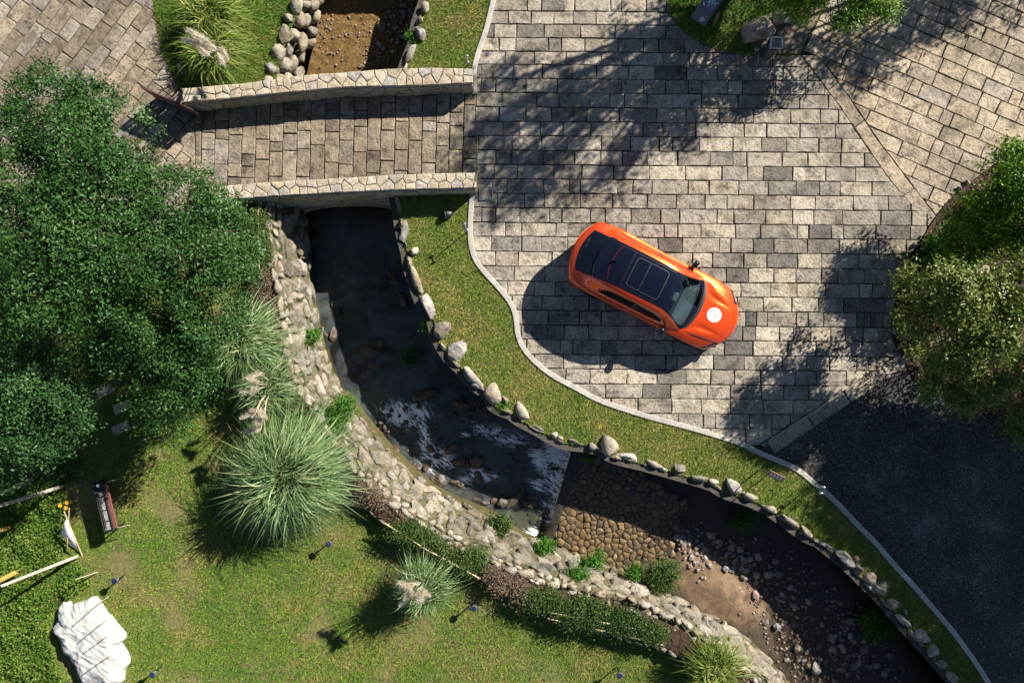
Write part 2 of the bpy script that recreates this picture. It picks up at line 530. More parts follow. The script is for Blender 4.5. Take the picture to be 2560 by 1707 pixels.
M['mortar'] = soil_mat('wall_mortar', (0.07, 0.06, 0.03), (0.16, 0.135, 0.085), 6, 0.6)
M['mortar_dark'] = soil_mat('wall_mortar_dark', (0.05, 0.045, 0.035), (0.10, 0.09, 0.07), 8, 0.5)
M['kerb'] = stone_mat('kerb_concrete', [(0.40, 0.375, 0.325), (0.45, 0.42, 0.36)], stain=0.18, stain_scale=2.5, bump=0.25, mid=30, grain=90)
M['rock'] = stone_mat('pale_river_rock', [(0.314, 0.266, 0.191), (0.362, 0.320, 0.250), (0.254, 0.231, 0.203), (0.302, 0.254, 0.180), (0.374, 0.338, 0.278), (0.278, 0.219, 0.145)], stain=0.45, stain_scale=3.0, bump=0.8, mid=9, moss=0.5, mosscol=(0.097, 0.083, 0.043))
M['rock_wall'] = stone_mat('weathered_wall_rock', [(0.136, 0.116, 0.082), (0.286, 0.252, 0.190), (0.184, 0.164, 0.136), (0.245, 0.204, 0.143), (0.313, 0.286, 0.232), (0.156, 0.143, 0.122)], stain=0.6, stain_scale=3.5, bump=0.9, mid=10, moss=0.6, mosscol=(0.058, 0.054, 0.020))
M['rock_grey'] = stone_mat('grey_boulder', [(0.288, 0.271, 0.249), (0.365, 0.332, 0.292), (0.249, 0.233, 0.216)], stain=0.55, stain_scale=3.0, bump=1.0, mid=6)
M['rock_pink'] = stone_mat('brown_plinth_boulder', [(0.33, 0.26, 0.215), (0.36, 0.29, 0.24)], stain=0.5, stain_scale=2.5, bump=1.0, mid=6)
M['cobble'] = stone_mat('stream_cobble', [(0.175, 0.117, 0.057), (0.262, 0.171, 0.080), (0.140, 0.113, 0.080), (0.297, 0.198, 0.095), (0.210, 0.131, 0.057)], stain=0.5, stain_scale=4, bump=0.6, mid=14, rough=0.5, spec=0.5)
M['pebble'] = stone_mat('stream_stone', [(0.16, 0.13, 0.11), (0.30, 0.20, 0.14), (0.22, 0.20, 0.19), (0.36, 0.28, 0.20), (0.13, 0.125, 0.125), (0.27, 0.16, 0.11)], stain=0.4, stain_scale=5, bump=0.6, mid=14, rough=0.6, spec=0.5)
M['wetrock'] = stone_mat('wet_stream_rock', [(0.070, 0.052, 0.038), (0.105, 0.070, 0.045), (0.056, 0.049, 0.042)], stain=0.5, stain_scale=4, bump=0.9, mid=8, rough=0.4, spec=0.5)
M['moss'] = soil_mat('mossy_ledge', (0.035, 0.036, 0.006), (0.14, 0.115, 0.05), 7, 0.9, 30)
M['bed'] = soil_mat('stream_bed_silt', (0.093, 0.076, 0.060), (0.221, 0.170, 0.119), 3.5, 0.7, 26)
def bar_mat():
    m = soil_mat('stream_sand', (0.13, 0.085, 0.05), (0.27, 0.18, 0.11), 3.0, 0.6, 30)
    nt = m.node_tree; p = [n for n in nt.nodes if n.type == 'BSDF_PRINCIPLED'][0]
    src = p.inputs['Base Color'].links[0].from_socket
    a = nd(nt, "ShaderNodeAttribute", attribute_name="bar").outputs['Fac']
    geo = nd(nt, "ShaderNodeNewGeometry")
    f = mathn(nt, 'MULTIPLY', mathn(nt, 'SUBTRACT', mathn(nt, 'ADD', a, noise_n(nt, geo.outputs['Position'], 5, 5)), .75), 3.0, True)
    nt.links.new(mixc(nt, f, (0.075, 0.055, 0.038), src), p.inputs['Base Color'])
    return m
M['bar'] = bar_mat()
M['mud'] = soil_mat('ochre_mud', (0.109, 0.063, 0.019), (0.198, 0.122, 0.044), 4.5, 1.0, 12)
M['earth'] = soil_mat('bare_earth', (0.05, 0.04, 0.025), (0.11, 0.085, 0.05), 3, 0.6)
M['bed_soil'] = soil_mat('planting_soil', (0.035, 0.022, 0.016), (0.10, 0.06, 0.04), 6, 1.0, 30)
M['gravel'] = soil_mat('gravel_patch', (0.14, 0.115, 0.085), (0.22, 0.185, 0.14), 3, 0.9, 60)
M['lawn'] = grass_mat('lawn_ground', False)
M['blade'] = grass_mat('lawn_blades', True)
M['lawn_g'] = grass_mat('garden_ground', False, dry=(0.21, 0.19, 0.06), green=(0.11, 0.15, 0.026), lush=(0.06, 0.12, 0.016), soil=(0.22, 0.15, 0.085), dryness=0.42, bare=0.95)
M['blade_g'] = grass_mat('garden_blades', True, dry=(0.255, 0.265, 0.064), green=(0.136, 0.241, 0.028), lush=(0.071, 0.194, 0.017), dryness=0.42)
M['asphalt'] = asphalt_mat('driveway_aggregate')
M['water'] = water_mat('stream_water')
M['film'] = water_mat('shallow_water', (0.82, 0.80, 0.74), False, 0.35, 0.06)
M['bark'] = soil_mat('bark', (0.07, 0.05, 0.035), (0.16, 0.125, 0.09), 14, 0.9, 60)
M['bamboo'] = flat_mat('bamboo', (0.46, 0.37, 0.20), 0.5, 0, 0.3, 9)
M['bamboo_grey'] = flat_mat('weathered_bamboo', (0.36, 0.31, 0.24), 0.6, 0, 0.3, 12)
M['bamboo_white'] = flat_mat('white_bamboo', (0.40, 0.36, 0.28), 0.6, 0, 0.3, 9)
M['bamboo_yellow'] = flat_mat('yellow_bamboo', (0.50, 0.34, 0.09), 0.5, 0, 0.25, 9)

# ------------------------------------------------------------------ outlines traced on the ground
KERB_N = [(1262, -160), (1250, -60), (1234, 0), (1216, 73), (1196, 132), (1186, 172), (1185, 205), (1187, 236)]
KERB_S = [(1187, 436), (1182, 475), (1176, 548), (1177, 608), (1190, 652), (1220, 690), (1250, 723), (1279, 762), (1290, 797), (1294, 834), (1309, 871), (1342, 908), (1386, 941), (1442, 971), (1497, 1000), (1571, 1026), (1645, 1048), (1710, 1065), (1774, 1083), (1848, 1107), (1895, 1130), (1936, 1147), (1994, 1174), (2039, 1211), (2086, 1251), (2142, 1310), (2190, 1358), (2234, 1410), (2285, 1465), (2326, 1513), (2374, 1568), (2418, 1627), (2458, 1686), (2500, 1760), (2560, 1880)]
BANK_R = [(985, 470), (992, 500), (1000, 541), (1006, 578), (1020, 634), (1026, 671), (1042, 719), (1057, 760), (1083, 797), (1094, 841), (1124, 893), (1153, 919), (1172, 948), (1216, 982), (1238, 1015), (1275, 1030), (1294, 1045), (1342, 1071), (1405, 1104), (1479, 1115), (1512, 1130), (1549, 1145), (1608, 1159), (1700, 1185), (1774, 1207), (1814, 1229), (1862, 1244), (1913, 1266), (1958, 1296), (2013, 1336), (2046, 1351), (2083, 1380), (2123, 1413), (2164, 1454), (2215, 1505), (2245, 1542), (2278, 1579), (2318, 1623), (2370, 1682), (2420, 1750), (2500, 1880)]
BANK_RN = [(1110, -160), (1085, -60), (1066, 0), (1045, 60), (1040, 100), (1025, 140), (1012, 175), (1000, 235)]
# left bank: planter edge, top row of stones, foot of the sloping face
PLANT_E = [(600, 470), (612, 540), (618, 610), (630, 690), (650, 770), (668, 850), (695, 940), (735, 1025), (795, 1120), (860, 1215), (901, 1262), (964, 1310), (1034, 1354), (1122, 1402), (1203, 1446), (1306, 1498), (1365, 1532), (1476, 1572), (1580, 1602), (1660, 1625), (1730, 1665), (1800, 1720), (1900, 1830)]
TOP_L = [(662, 470), (668, 540), (677, 615), (690, 710), (703, 789), (716, 880), (740, 962), (780, 1020), (838, 1100), (905, 1196), (971, 1251), (1056, 1314), (1115, 1347), (1218, 1404), (1284, 1428), (1365, 1456), (1476, 1478), (1586, 1505), (1678, 1546), (1755, 1592), (1829, 1645), (1890, 1707), (1985, 1830)]
FOOT_L = [(752, 470), (765, 540), (772, 640), (785, 750), (805, 845), (833, 935), (870, 1003), (905, 1050), (975, 1130), (1035, 1186), (1108, 1237), (1163, 1262), (1240, 1295), (1300, 1338), (1365, 1364), (1457, 1397), (1549, 1428), (1640, 1470), (1710, 1508), (1790, 1550), (1870, 1600), (1925, 1655), (1975, 1715), (2060, 1830)]
ZT, ZF, ZP, ZG = 0.28, -1.35, 0.22, -0.22     # top stones, foot of face, planter edge, garden lawn

kerb_n = catmull([P(*p) for p in KERB_N], step=0.12)[:, :2]
kerb_s = catmull([P(*p) for p in KERB_S], step=0.12)[:, :2]
bank_r = catmull([P(*p) for p in BANK_R], step=0.15)[:, :2]
bank_rn = catmull([P(*p) for p in BANK_RN], step=0.15)[:, :2]
NS = 130
plant_e = catmull([P(a, b, ZP) for a, b in PLANT_E], n=NS)
top_l = catmull([P(a, b, ZT) for a, b in TOP_L], n=NS)
foot_l = catmull([P(a, b, ZF) for a, b in FOOT_L], n=NS)

# ------------------------------------------------------------------ earth sheet (reaches the horizon, cut down along the stream)
def build_ground():
    xs = np.concatenate([[-220, -120, -60, -35], np.arange(-24, 24.01, 0.3), [35, 60, 120, 220]])
    ys = np.concatenate([[-220, -120, -60, -30], np.arange(-17, 17.01, 0.3), [30, 60, 120, 220]])
    X, Y = np.meshgrid(xs, ys)
    def outw(line):
        d = np.gradient(line, axis=0); d = d / np.linalg.norm(d, axis=1)[:, None]
        return line + np.stack([-d[:, 1], d[:, 0]], 1) * 0.38
    corr = [tuple(p) for p in outw(bank_rn)] + [tuple(p) for p in outw(bank_r)] + [tuple(p[:2]) for p in plant_e[::-1]] + [P(610, 470)[:2], P(625, 200)[:2], P(660, 90)[:2], P(695, 0)[:2], P(735, -160)[:2]]
    ins = in_poly(X.ravel(), Y.ravel(), corr).reshape(X.shape)
    gl = pxpoly([(-2000, 760), (300, 700), (560, 620)] + PLANT_E[2:] + [(1900, 3500), (-2000, 3500)])
    gin = in_poly(X.ravel(), Y.ravel(), gl).reshape(X.shape)
    Z = np.where(gin, ZG - 0.08, -0.07)
    Z = np.where(ins, -3.0, Z)
    V = np.stack([X.ravel(), Y.ravel(), Z.ravel()], 1)
    nx = len(xs); F = []
    for j in range(len(ys) - 1):
        for i in range(nx - 1):
            F.append((j * nx + i, j * nx + i + 1, (j + 1) * nx + i + 1, (j + 1) * nx + i))
    tag(obj("ground", np_mesh("ground", V, np.array(F), M['earth'])), kind='structure')
build_ground()

# ------------------------------------------------------------------ lawns
strip = [tuple(p) for p in kerb_s] + [tuple(p) for p in bank_r[::-1]]
lawn_strip = sheet("lawn", strip, 0.0, M['lawn'])
strip_n = [tuple(p) for p in kerb_n] + [tuple(p) for p in bank_rn[::-1]]
lawn_n = sheet("lawn", strip_n, 0.0, M['lawn'])
verge_px = [(352, -160), (372, -40), (384, 10), (395, 80), (412, 150), (436, 200), (452, 226), (600, 215), (690, 205), (700, 150), (722, 90), (745, 30), (765, -30), (790, -160)]
verge = pxpoly(verge_px)
sheet("lawn", verge, 0.004, M['lawn_g'])
garden_px = [(-700, 760), (-100, 740), (330, 720), (600, 600)]
gpe = [tuple(p[:2]) for p in plant_e[12:]]
garden = [P(a, b, ZG)[:2] for a, b in garden_px] + gpe + [P(a, b, ZG)[:2] for a, b in [(1900, 2100), (-700, 2100)]]
sheet("lawn", garden, ZG, M['lawn_g'])

# ------------------------------------------------------------------ planting beds, driveway
drive = [tuple(p) for p in kerb_s if p[1] < P(0, 1120)[1]] + [P(a, b)[:2] for a, b in [(3300, 1880), (3300, 700), (2420, 700), (2300, 850), (2256, 884), (1912, 1120)]]
sheet("driveway", drive, 0.0, M['asphalt'])
BED_E = [(2760, 250), (2560, 365), (2504, 398), (2450, 439), (2395, 479), (2340, 540), (2300, 605), (2270, 652), (2246, 726), (2235, 782), (2233, 845), (2262, 905), (2300, 960), (2400, 1010), (2760, 1120)]
bed_e = catmull([P(*p) for p in BED_E], step=0.2)[:, :2]
sheet("planting_bed", [tuple(p) for p in bed_e] + [P(3300, 1120)[:2], P(3300, 250)[:2]], 0.03, M['bed_soil'])
BED_T = [(1650, -200), (1662, -60), (1666, 0), (1675, 35), (1712, 85), (1765, 115), (1820, 132), (1880, 139), (2000, 138), (2010, 112), (2030, 75), (2062, 20), (2110, -60), (2180, -200)]
bed_t = pxpoly(BED_T)
sheet("planting_bed", bed_t, 0.012, M['lawn_g'])
sheet("gravel_patch", pxpoly([(1860, 60), (1885, 137), (2000, 136), (2012, 108), (2060, 15), (1990, 10)]), 0.03, M['gravel'])

# ------------------------------------------------------------------ paving
def paving(name, region, angle, rows, lens, mat, origin=(0, 0), gap=0.011, ztop=0.0, limit=300, base=True, thick=0.09, seed=1, stuff_label=None):
    """rows: list of course boundaries along the local y axis (metres)"""
    rr = random.Random(seed)
    root = sheet(name, region, ztop - 0.035, M['joint'])
    ca, sa = math.cos(-angle), math.sin(-angle)
    loc = [((p[0] - origin[0]) * ca - (p[1] - origin[1]) * sa, (p[0] - origin[0]) * sa + (p[1] - origin[1]) * ca) for p in region]
    if poly_area(loc) < 0: loc = loc[::-1]
    x0 = min(p[0] for p in loc); x1 = max(p[0] for p in loc)
    polys = []
    for a, b in zip(rows[:-1], rows[1:]):
        x = x0 - rr.uniform(0, lens[1])
        while x < x1:
            L = rr.choice([rr.uniform(lens[0], lens[1])] * 4 + [rr.uniform(lens[0] * 0.5, lens[0])])
            w1, w2 = rr.uniform(-0.006, 0.006), rr.uniform(-0.006, 0.006)
            rect = [(x, a + w1), (x + L, a + w2), (x + L + rr.uniform(-.012, .012), b + w2), (x + rr.uniform(-.012, .012), b + w1)]
            c = dedupe(clip_convex(loc, rect))
            x += L
            if len(c) >= 3 and abs(poly_area(c)) > 0.012: polys.append(c)
    polys.sort(key=lambda c: -abs(poly_area(c)))
    rest = []
    ca, sa = math.cos(angle), math.sin(angle)
    n = 0
    for c in polys:
        c = inset(c if poly_area(c) > 0 else c[::-1], gap * rr.uniform(0.7, 1.3))
        if poly_area(c) < 0.006: continue
        w = [(p[0] * ca - p[1] * sa + origin[0], p[0] * sa + p[1] * ca + origin[1]) for p in c]
        vf = prism(w, ztop + rr.uniform(-0.006, 0.006), ztop - thick, 0.014, 0.011, 0.2, rr.uniform(-0.003, 0.004))
        cx = sum(p[0] for p in w) / len(w); cy = sum(p[1] for p in w) / len(w)
        seen = abs(cx) < 15.4 and abs(cy) < 10.4
        if n < limit and seen:
            obj("paving_stone", mesh_from("paving_stone", vf[0], vf[1], mat), root); n += 1
        else: rest.append(vf)
    if rest:
        V, F, T = [], [], []
        for v, f in rest:
            o = len(V); V += v; F += [tuple(i + o for i in q) for q in f]; T += [rr.random()] * len(v)
        tag(obj("paving_stones", mesh_from("paving_stones", V, F, mat, tone=T), root), kind='stuff')
    return root

yrows = [-260, -224, -188, -152, -116, -80, -44, -8, 27, 60, 94, 128, 161, 196, 231, 267, 303, 339, 375, 411, 447, 483, 519, 556, 591, 628, 665, 702, 738, 774, 811, 847, 884, 920, 957, 993, 1030, 1066, 1102, 1138, 1174]
A0 = math.radians(-0.45)
rows_main = sorted([(853.5 - y) / S for y in yrows])
kerb_s_up = [tuple(p) for p in kerb_s if p[1] > P(0, 1116)[1]]
bed_e_w = [tuple(p) for p in bed_e if P(0, 900)[1] < p[1] < P(0, 528)[1]]
BORD_L = [(2002, 137), (2102, 270), (2183, 391), (2248, 479), (2300, 537)]
plaza = [tuple(p) for p in kerb_n] + [P(1190, 436)[:2]] + kerb_s_up + pxpoly([(1898, 1112), (2251, 886)]) + bed_e_w[::-1] + pxpoly(BORD_L[::-1][1:]) + pxpoly([(2000, 137), (1880, 137), (1820, 130), (1765, 113), (1712, 83), (1675, 34), (1667, 0), (1662, -60), (1650, -200), (1262, -200)])
paving("plaza_paving", plaza, A0, rows_main, (0.62, 1.12), M['slab'], origin=(P(1187, 0)[0], 0), seed=3)

# border courses
def border(name, a, b, width, mat, seed, lens=(0.8, 1.5)):
    a = Vector(a); b = Vector(b); d = (b - a); L = d.length; ang = math.atan2(d.y, d.x)
    nrm = Vector((-d.y, d.x)).normalized()
    reg = [tuple(a), tuple(b), tuple(b + nrm * width), tuple(a + nrm * width)]
    return paving(name, reg, ang, [0.0, abs(width)] if width > 0 else [-abs(width), 0.0], lens, mat, origin=tuple(a), seed=seed)

BR = pxpoly([(2046, 137), (2124, 245), (2208, 369), (2310, 501), (2338, 536)])
bord = pxpoly([(2002, 137), (2102, 270), (2183, 391), (2248, 479), (2300, 537)]) + BR[::-1]
ang_b = math.atan2(P(0, 537)[1] - P(0, 137)[1], P(2300, 0)[0] - P(2002, 0)[0])
paving("border_paving", bord, ang_b, [-1.2, 1.2], (0.9, 1.5), M['slab_warm'], origin=P(2002, 137)[:2], seed=5)
paving("border_paving", pxpoly([(1900, 1111), (2251, 884), (2268, 912), (1935, 1136)]), math.atan2(P(0, 884)[1] - P(0, 1111)[1], P(2251, 0)[0] - P(1900, 0)[0]), [-0.9, 0.9], (0.9, 1.6), M['slab'], origin=P(1900, 1111)[:2], seed=6)

# terrace (upper right), courses run down to the right
terr = BR[:] + [tuple(p) for p in bed_e if p[1] > P(0, 540)[1]][::-1] + pxpoly([(3000, 150), (3000, -300), (2190, -300), (2110, -60), (2062, 20), (2030, 78), (2008, 128)])
AT = math.radians(-23.5)
rt = []
y = -14.0
while y < 14: rt.append(y); y += R.uniform(0.40, 0.47)
paving("terrace_paving", terr, AT, rt, (0.6, 1.15), M['slab_warm'], origin=P(2046, 137)[:2], seed=8)

# path (upper left), courses run up to the right
path_px = [(-500, -260), (330, -260), (352, -160), (372, -40), (384, 10), (395, 80), (412, 150), (436, 200), (452, 232), (462, 262), (500, 281), (486, 292), (489, 462), (500, 500), (540, 520), (420, 640), (-500, 700)]
AP = math.radians(54.0)
rp = []
y = -16.0
while y < 16: rp.append(y); y += R.uniform(0.35, 0.40)
paving("path_paving", pxpoly(path_px), AP, rp, (0.55, 1.15), M['slab_brown'], origin=P(0, 0)[:2], seed=9)

# ------------------------------------------------------------------ kerb of pale concrete lengths
def kerb(line, seed, lo=0.9, hi=1.15, w=0.15, zt=0.045):
    rr = random.Random(seed)
    root = tag(bpy.data.objects.new("kerb", None), kind='structure'); root.location = (line[0][0], line[0][1], 0); COL.objects.link(root)
    L = np.concatenate([[0], np.cumsum(np.linalg.norm(np.diff(line, axis=0), axis=1))])
    s = 0.0
    while s < L[-1] - 0.1:
        e = min(s + rr.uniform(lo, hi), L[-1])
        q = np.linspace(s + 0.003, e - 0.003, 7)
        c = np.stack([np.interp(q, L, line[:, 0]), np.interp(q, L, line[:, 1])], 1)
        V, F = [], []
        for i in range(7):
            d = c[min(i + 1, 6)] - c[max(i - 1, 0)]; d = d / np.linalg.norm(d); n = np.array([-d[1], d[0]])
            for off, z in ((-w / 2, -0.12), (-w / 2, zt - 0.012), (-w / 2 + 0.012, zt), (w / 2 - 0.012, zt), (w / 2, zt - 0.012), (w / 2, -0.12)):
                V.append((c[i][0] + n[0] * off, c[i][1] + n[1] * off, z))
        for i in range(6):
            for k in range(5): F.append((i * 6 + k, i * 6 + k + 1, (i + 1) * 6 + k + 1, (i + 1) * 6 + k))
        F.append((0, 1, 2, 3, 4, 5)); F.append((41, 40, 39, 38, 37, 36))
        obj("kerb_stone", mesh_from("kerb_stone", V, [f[::-1] for f in F], M['kerb']), root)
        s = e
kerb(kerb_n, 1); kerb(kerb_s, 2)

# ------------------------------------------------------------------ rocks
def rock_mesh(seed, mat, subdiv=2, rough=0.22, facets=5, flat=0.0):
    rr = random.Random(seed)
    bm = bmesh.new(); bmesh.ops.create_icosphere(bm, subdivisions=subdiv, radius=0.5)
    off = Vector((rr.uniform(-50, 50), rr.uniform(-50, 50), rr.uniform(-50, 50)))
    planes = []
    for _ in range(facets):
        n = Vector((rr.gauss(0, 1), rr.gauss(0, 1), rr.gauss(0, 0.8))).normalized(); planes.append((n, rr.uniform(0.24, 0.42)))
    for v in bm.verts:
        p = v.co.copy()
        k = 1 + rough * mnoise.noise(p * 2.2 + off) + rough * 0.5 * mnoise.noise(p * 5.0 + off)
        p = p * k
        for n, d in planes:
            e = p.dot(n) - d
            if e > 0: p -= n * e * 0.9
        v.co = p
    me = bpy.data.meshes.new("rock"); bm.to_mesh(me); bm.free()
    me.materials.append(mat)
    me.polygons.foreach_set("use_smooth", [not flat] * len(me.polygons))
    return me

ROCKS = {}
for key, rough, fac in (('rock', 0.32, 8), ('rock_wall', 0.4, 10), ('rock_grey', 0.4, 10), ('pebble', 0.22, 6), ('wetrock', 0.4, 9)):
    ROCKS[key] = [rock_mesh(100 + i * 7 + len(key), M[key], 2 if key != 'pebble' else 1, rough, fac, key in ('rock_wall', 'rock_grey', 'pebble', 'wetrock')) for i in range(12)]

def rock(name, key, loc, dims, rotz, parent=None, tilt=(0, 0), rr=R, idx=None):
    me = rr.choice(ROCKS[key]) if idx is None else ROCKS[key][idx]
    o = bpy.data.objects.new(name, me)
    o.location = loc; o.scale = dims; o.rotation_euler = (tilt[0], tilt[1], rotz)
    return link(o, parent)

# ------------------------------------------------------------------ stream bed and water
SECT = [((806, -170), (1100, -170), -1.75), ((798, 0), (1062, 0), -1.75), ((790, 80), (1042, 70), -1.75), ((764, 180), (1016, 160), -1.78),
        ((752, 330), (990, 330), -1.9), ((754, 470), (988, 470), -2.25), ((769, 580), (1004, 578), -2.3), ((776, 690), (1030, 690), -2.3), ((792, 790), (1075, 785), -2.3), ((822, 900), (1118, 888), -2.3),
        ((868, 1000), (1172, 948), -2.25), ((908, 1052), (1225, 1000), -2.12), ((975, 1130), (1294, 1045), -2.02), ((1060, 1205), (1370, 1085), -1.96), ((1163, 1262), (1410, 1104), -1.92),
        ((1290, 1330), (1432, 1110), -1.9), ((1352, 1360), (1440, 1112), -1.9), ((1362, 1364), (1448, 1114), -1.55), ((1480, 1405), (1560, 1148), -1.5), ((1600, 1452), (1690, 1182), -1.5), ((1700, 1503), (1810, 1228), -1.5),
        ((1790, 1550), (1950, 1290), -1.5), ((1870, 1600), (2080, 1380), -1.5), ((1925, 1655), (2200, 1490), -1.5), ((1975, 1715), (2330, 1640), -1.5), ((2060, 1830), (2470, 1840), -1.5)]
Ls = np.array([P(*a, ZF) for a, b, z in SECT])[:, :2]
Rs = np.array([P(*b, -0.05) for a, b, z in SECT])[:, :2]
Rdir = (Ls - Rs) / np.linalg.norm(Ls - Rs, axis=1)[:, None]
BAT = 0.28
Rb = Rs + Rdir * BAT
Zb = np.array([z for _, _, z in SECT])
def sect_grid(i0, i1, nu_per, nv, zfun, over=0.12):
    us = np.concatenate([np.linspace(i, i + 1, nu_per, endpoint=False) for i in range(i0, i1)] + [[i1]])
    idx = np.arange(len(SECT))
    def it(a, u): return np.stack([np.interp(u, idx, a[:, k]) for k in range(2)], 1)
    l, r = it(Ls, us), it(Rb, us)
    d = (r - l) / np.linalg.norm(r - l, axis=1)[:, None]
    l = l - d * over; r = r + d * (over + 0.1)
    zb = np.interp(us, idx, Zb)
    V = []
    for i in range(len(us)):
        for j in range(nv):
            t = j / (nv - 1)
            p = l[i] * (1 - t) + r[i] * t
            V.append((p[0], p[1], zfun(p[0], p[1], us[i], t, zb[i])))
    F = [(i * nv + j, i * nv + j + 1, (i + 1) * nv + j + 1, (i + 1) * nv + j) for i in range(len(us) - 1) for j in range(nv - 1)]
    return np.array(V), np.array(F)[:, ::-1], us

def nz(x, y, s, o=0.0): return mnoise.noise(Vector((x * s + o, y * s - o, o * 0.7)))
def bar_mask(x, y):
    """sandy bar on the inside of the bend"""
    c = P(1800, 1465, -1.4)
    dx, dy = x - c[0], y - c[1]
    a = math.radians(-35)
    u = dx * math.cos(a) + dy * math.sin(a); v = -dx * math.sin(a) + dy * math.cos(a)
    return math.exp(-((u / 1.5) ** 2 + ((v + 0.1) / 0.75) ** 2))
def bed_z(x, y, u, t, zb):
    z = zb + 0.05 * nz(x, y, 1.3) + 0.03 * nz(x, y, 4.0, 3)
    if 17.15 < u < 19.7: z -= 0.085
    if u > 17.2: z += 0.26 * bar_mask(x, y) + 0.03 * nz(x, y, 8, 5) - (0.10 * max(0, t - 0.55) / 0.45)
    elif 11 < u < 16.5: z += 0.10 * nz(x, y, 2.5, 9)
    return z
V, F, _ = sect_grid(0, 4, 14, 30, lambda x, y, u, t, zb: zb + 0.04 * nz(x, y, 1.1) + 0.045 * nz(x, y, 5.0, 2) + 0.03 * nz(x, y, 11.0, 4) - 0.06 * math.exp(-((t - 0.75) / .25) ** 2))
mud = tag(obj("muddy_stream_bed", np_mesh("muddy_stream_bed", V, F, M['mud'], True)), kind='structure')
V, F, _ = sect_grid(4, 17, 10, 30, bed_z)
bed_up = tag(obj("stream_bed", np_mesh("stream_bed", V, F, M['bed'], True)), kind='structure')
V, F, _ = sect_grid(17, 25, 12, 34, bed_z)
bed_lo = tag(obj("stream_bed", np_mesh("stream_bed", V, F, M['bar'], True, extra={'bar': [min(1.0, 1.5 * bar_mask(v[0], v[1])) for v in V]})), kind='structure')

FOAM = [((1000, 1035), 0.62, 0.34, -15, 1.0), ((1045, 1030), 0.4, 0.3, 0, 0.9), ((1058, 1075), 0.16, 0.6, 10, 0.75), ((1075, 1140), 0.3, 0.55, 30, 0.72), ((1110, 1150), 0.35, 0.4, 30, 0.6),
        ((1395, 1135), 0.55, 0.32, -50, 1.05), ((1350, 1150), 0.5, 0.25, -55, 0.9), ((1395, 1215), 0.4, 0.75, 10, 0.72), ((1378, 1280), 0.3, 0.6, 10, 0.62), ((1345, 1215), 0.3, 0.25, -30, 0.65),
        ((1205, 1190), 0.55, 0.22, -10, 0.66), ((1165, 1200), 0.3, 0.18, 0, 0.6), ((1230, 1080), 0.8, 0.25, -15, 0.5), ((1280, 1100), 0.7, 0.3, -10, 0.45), ((1165, 1085), 0.14, 0.1, 0, 0.75), ((1330, 1330), 0.35, 0.2, 0, 0.5)]
def foam_at(x, y, z):
    f = 0.0
    for (px, py), a, b, ang, s in FOAM:
        c = P(px, py, z); r = math.radians(ang)
        u = (x - c[0]) * math.cos(r) + (y - c[1]) * math.sin(r); v = -(x - c[0]) * math.sin(r) + (y - c[1]) * math.cos(r)
        f = max(f, s * math.exp(-((u / a) ** 2 + (v / b) ** 2)))
    return f
WZ = [-1.72, -1.72, -1.72, -1.74, -1.86, -2.0, -2.0, -2.0, -2.0, -2.0, -2.0, -1.95, -1.88, -1.84, -1.82, -1.80, -1.78, -1.46, -1.475, -1.475, -1.475, -1.475, -1.475, -1.475, -1.475, -1.475]
def water_z(x, y, u, t, zb):
    z = np.interp(u, range(len(WZ)), WZ)
    k = 0.0
    if 10 < u < 17: k = min(1, (u - 10) / 1.0)
    return z + k * (0.045 * nz(x, y, 2.2, 1) + 0.035 * nz(x, y, 5.0, 7)) + 0.003 * nz(x, y, 4, 2)
V, F, us = sect_grid(4, 17, 16, 60, water_z)
Vg = V.reshape(len(us), 60, 3); cen = Vg[:, 30]; al = np.concatenate([[0], np.cumsum(np.linalg.norm(np.diff(cen, axis=0), axis=1))])
fl_u = np.repeat(al, 60); fl_v = np.linalg.norm(Vg - Vg[:, :1], axis=2).ravel()
fo = [foam_at(v[0], v[1], v[2]) for v in V]
tag(obj("stream_water", np_mesh("stream_water", V, F, M['water'], True, extra={'foam': fo, 'flow_u': fl_u, 'flow_v': fl_v})), kind='structure')
V, F, us = sect_grid(17, 25, 8, 24, water_z)
tag(obj("shallow_water", np_mesh("shallow_water", V, F, M['film'], True)), kind='structure')

# laid cobbles above the weir
cob_reg = [P(a, b, -1.5)[:2] for a, b in [(1440, 1128), (1500, 1140), (1600, 1180), (1650, 1215), (1720, 1260), (1700, 1310), (1735, 1350), (1680, 1390), (1620, 1440), (1550, 1432), (1460, 1400), (1375, 1362)]]
if poly_area(cob_reg) < 0: cob_reg = cob_reg[::-1]
xs0, xs1 = min(p[0] for p in cob_reg), max(p[0] for p in cob_reg); ys0, ys1 = min(p[1] for p in cob_reg), max(p[1] for p in cob_reg)
pts = []
g_ = random.Random(44); tries = 0
while tries < 9000 and len(pts) < 420:
    tries += 1
    q = (g_.uniform(xs0, xs1), g_.uniform(ys0, ys1), g_.choice([.06, .075, .09, .12]))
    if all((q[0] - p[0]) ** 2 + (q[1] - p[1]) ** 2 > (q[2] + p[2]) ** 2 for p in pts): pts.append(q)
pts = [p[:2] for p in pts]
rr_ = random.Random(4)
cell_list = []
for c in voronoi(pts, [(xs0 - .3, ys0 - .3), (xs1 + .3, ys0 - .3), (xs1 + .3, ys1 + .3), (xs0 - .3, ys1 + .3)]):
    cx = sum(p[0] for p in c) / len(c); cy = sum(p[1] for p in c) / len(c)
    if in_poly(np.array([cx]), np.array([cy]), cob_reg)[0]: cell_list.append(c)
cell_list.sort(key=lambda c: -abs(poly_area(c)))
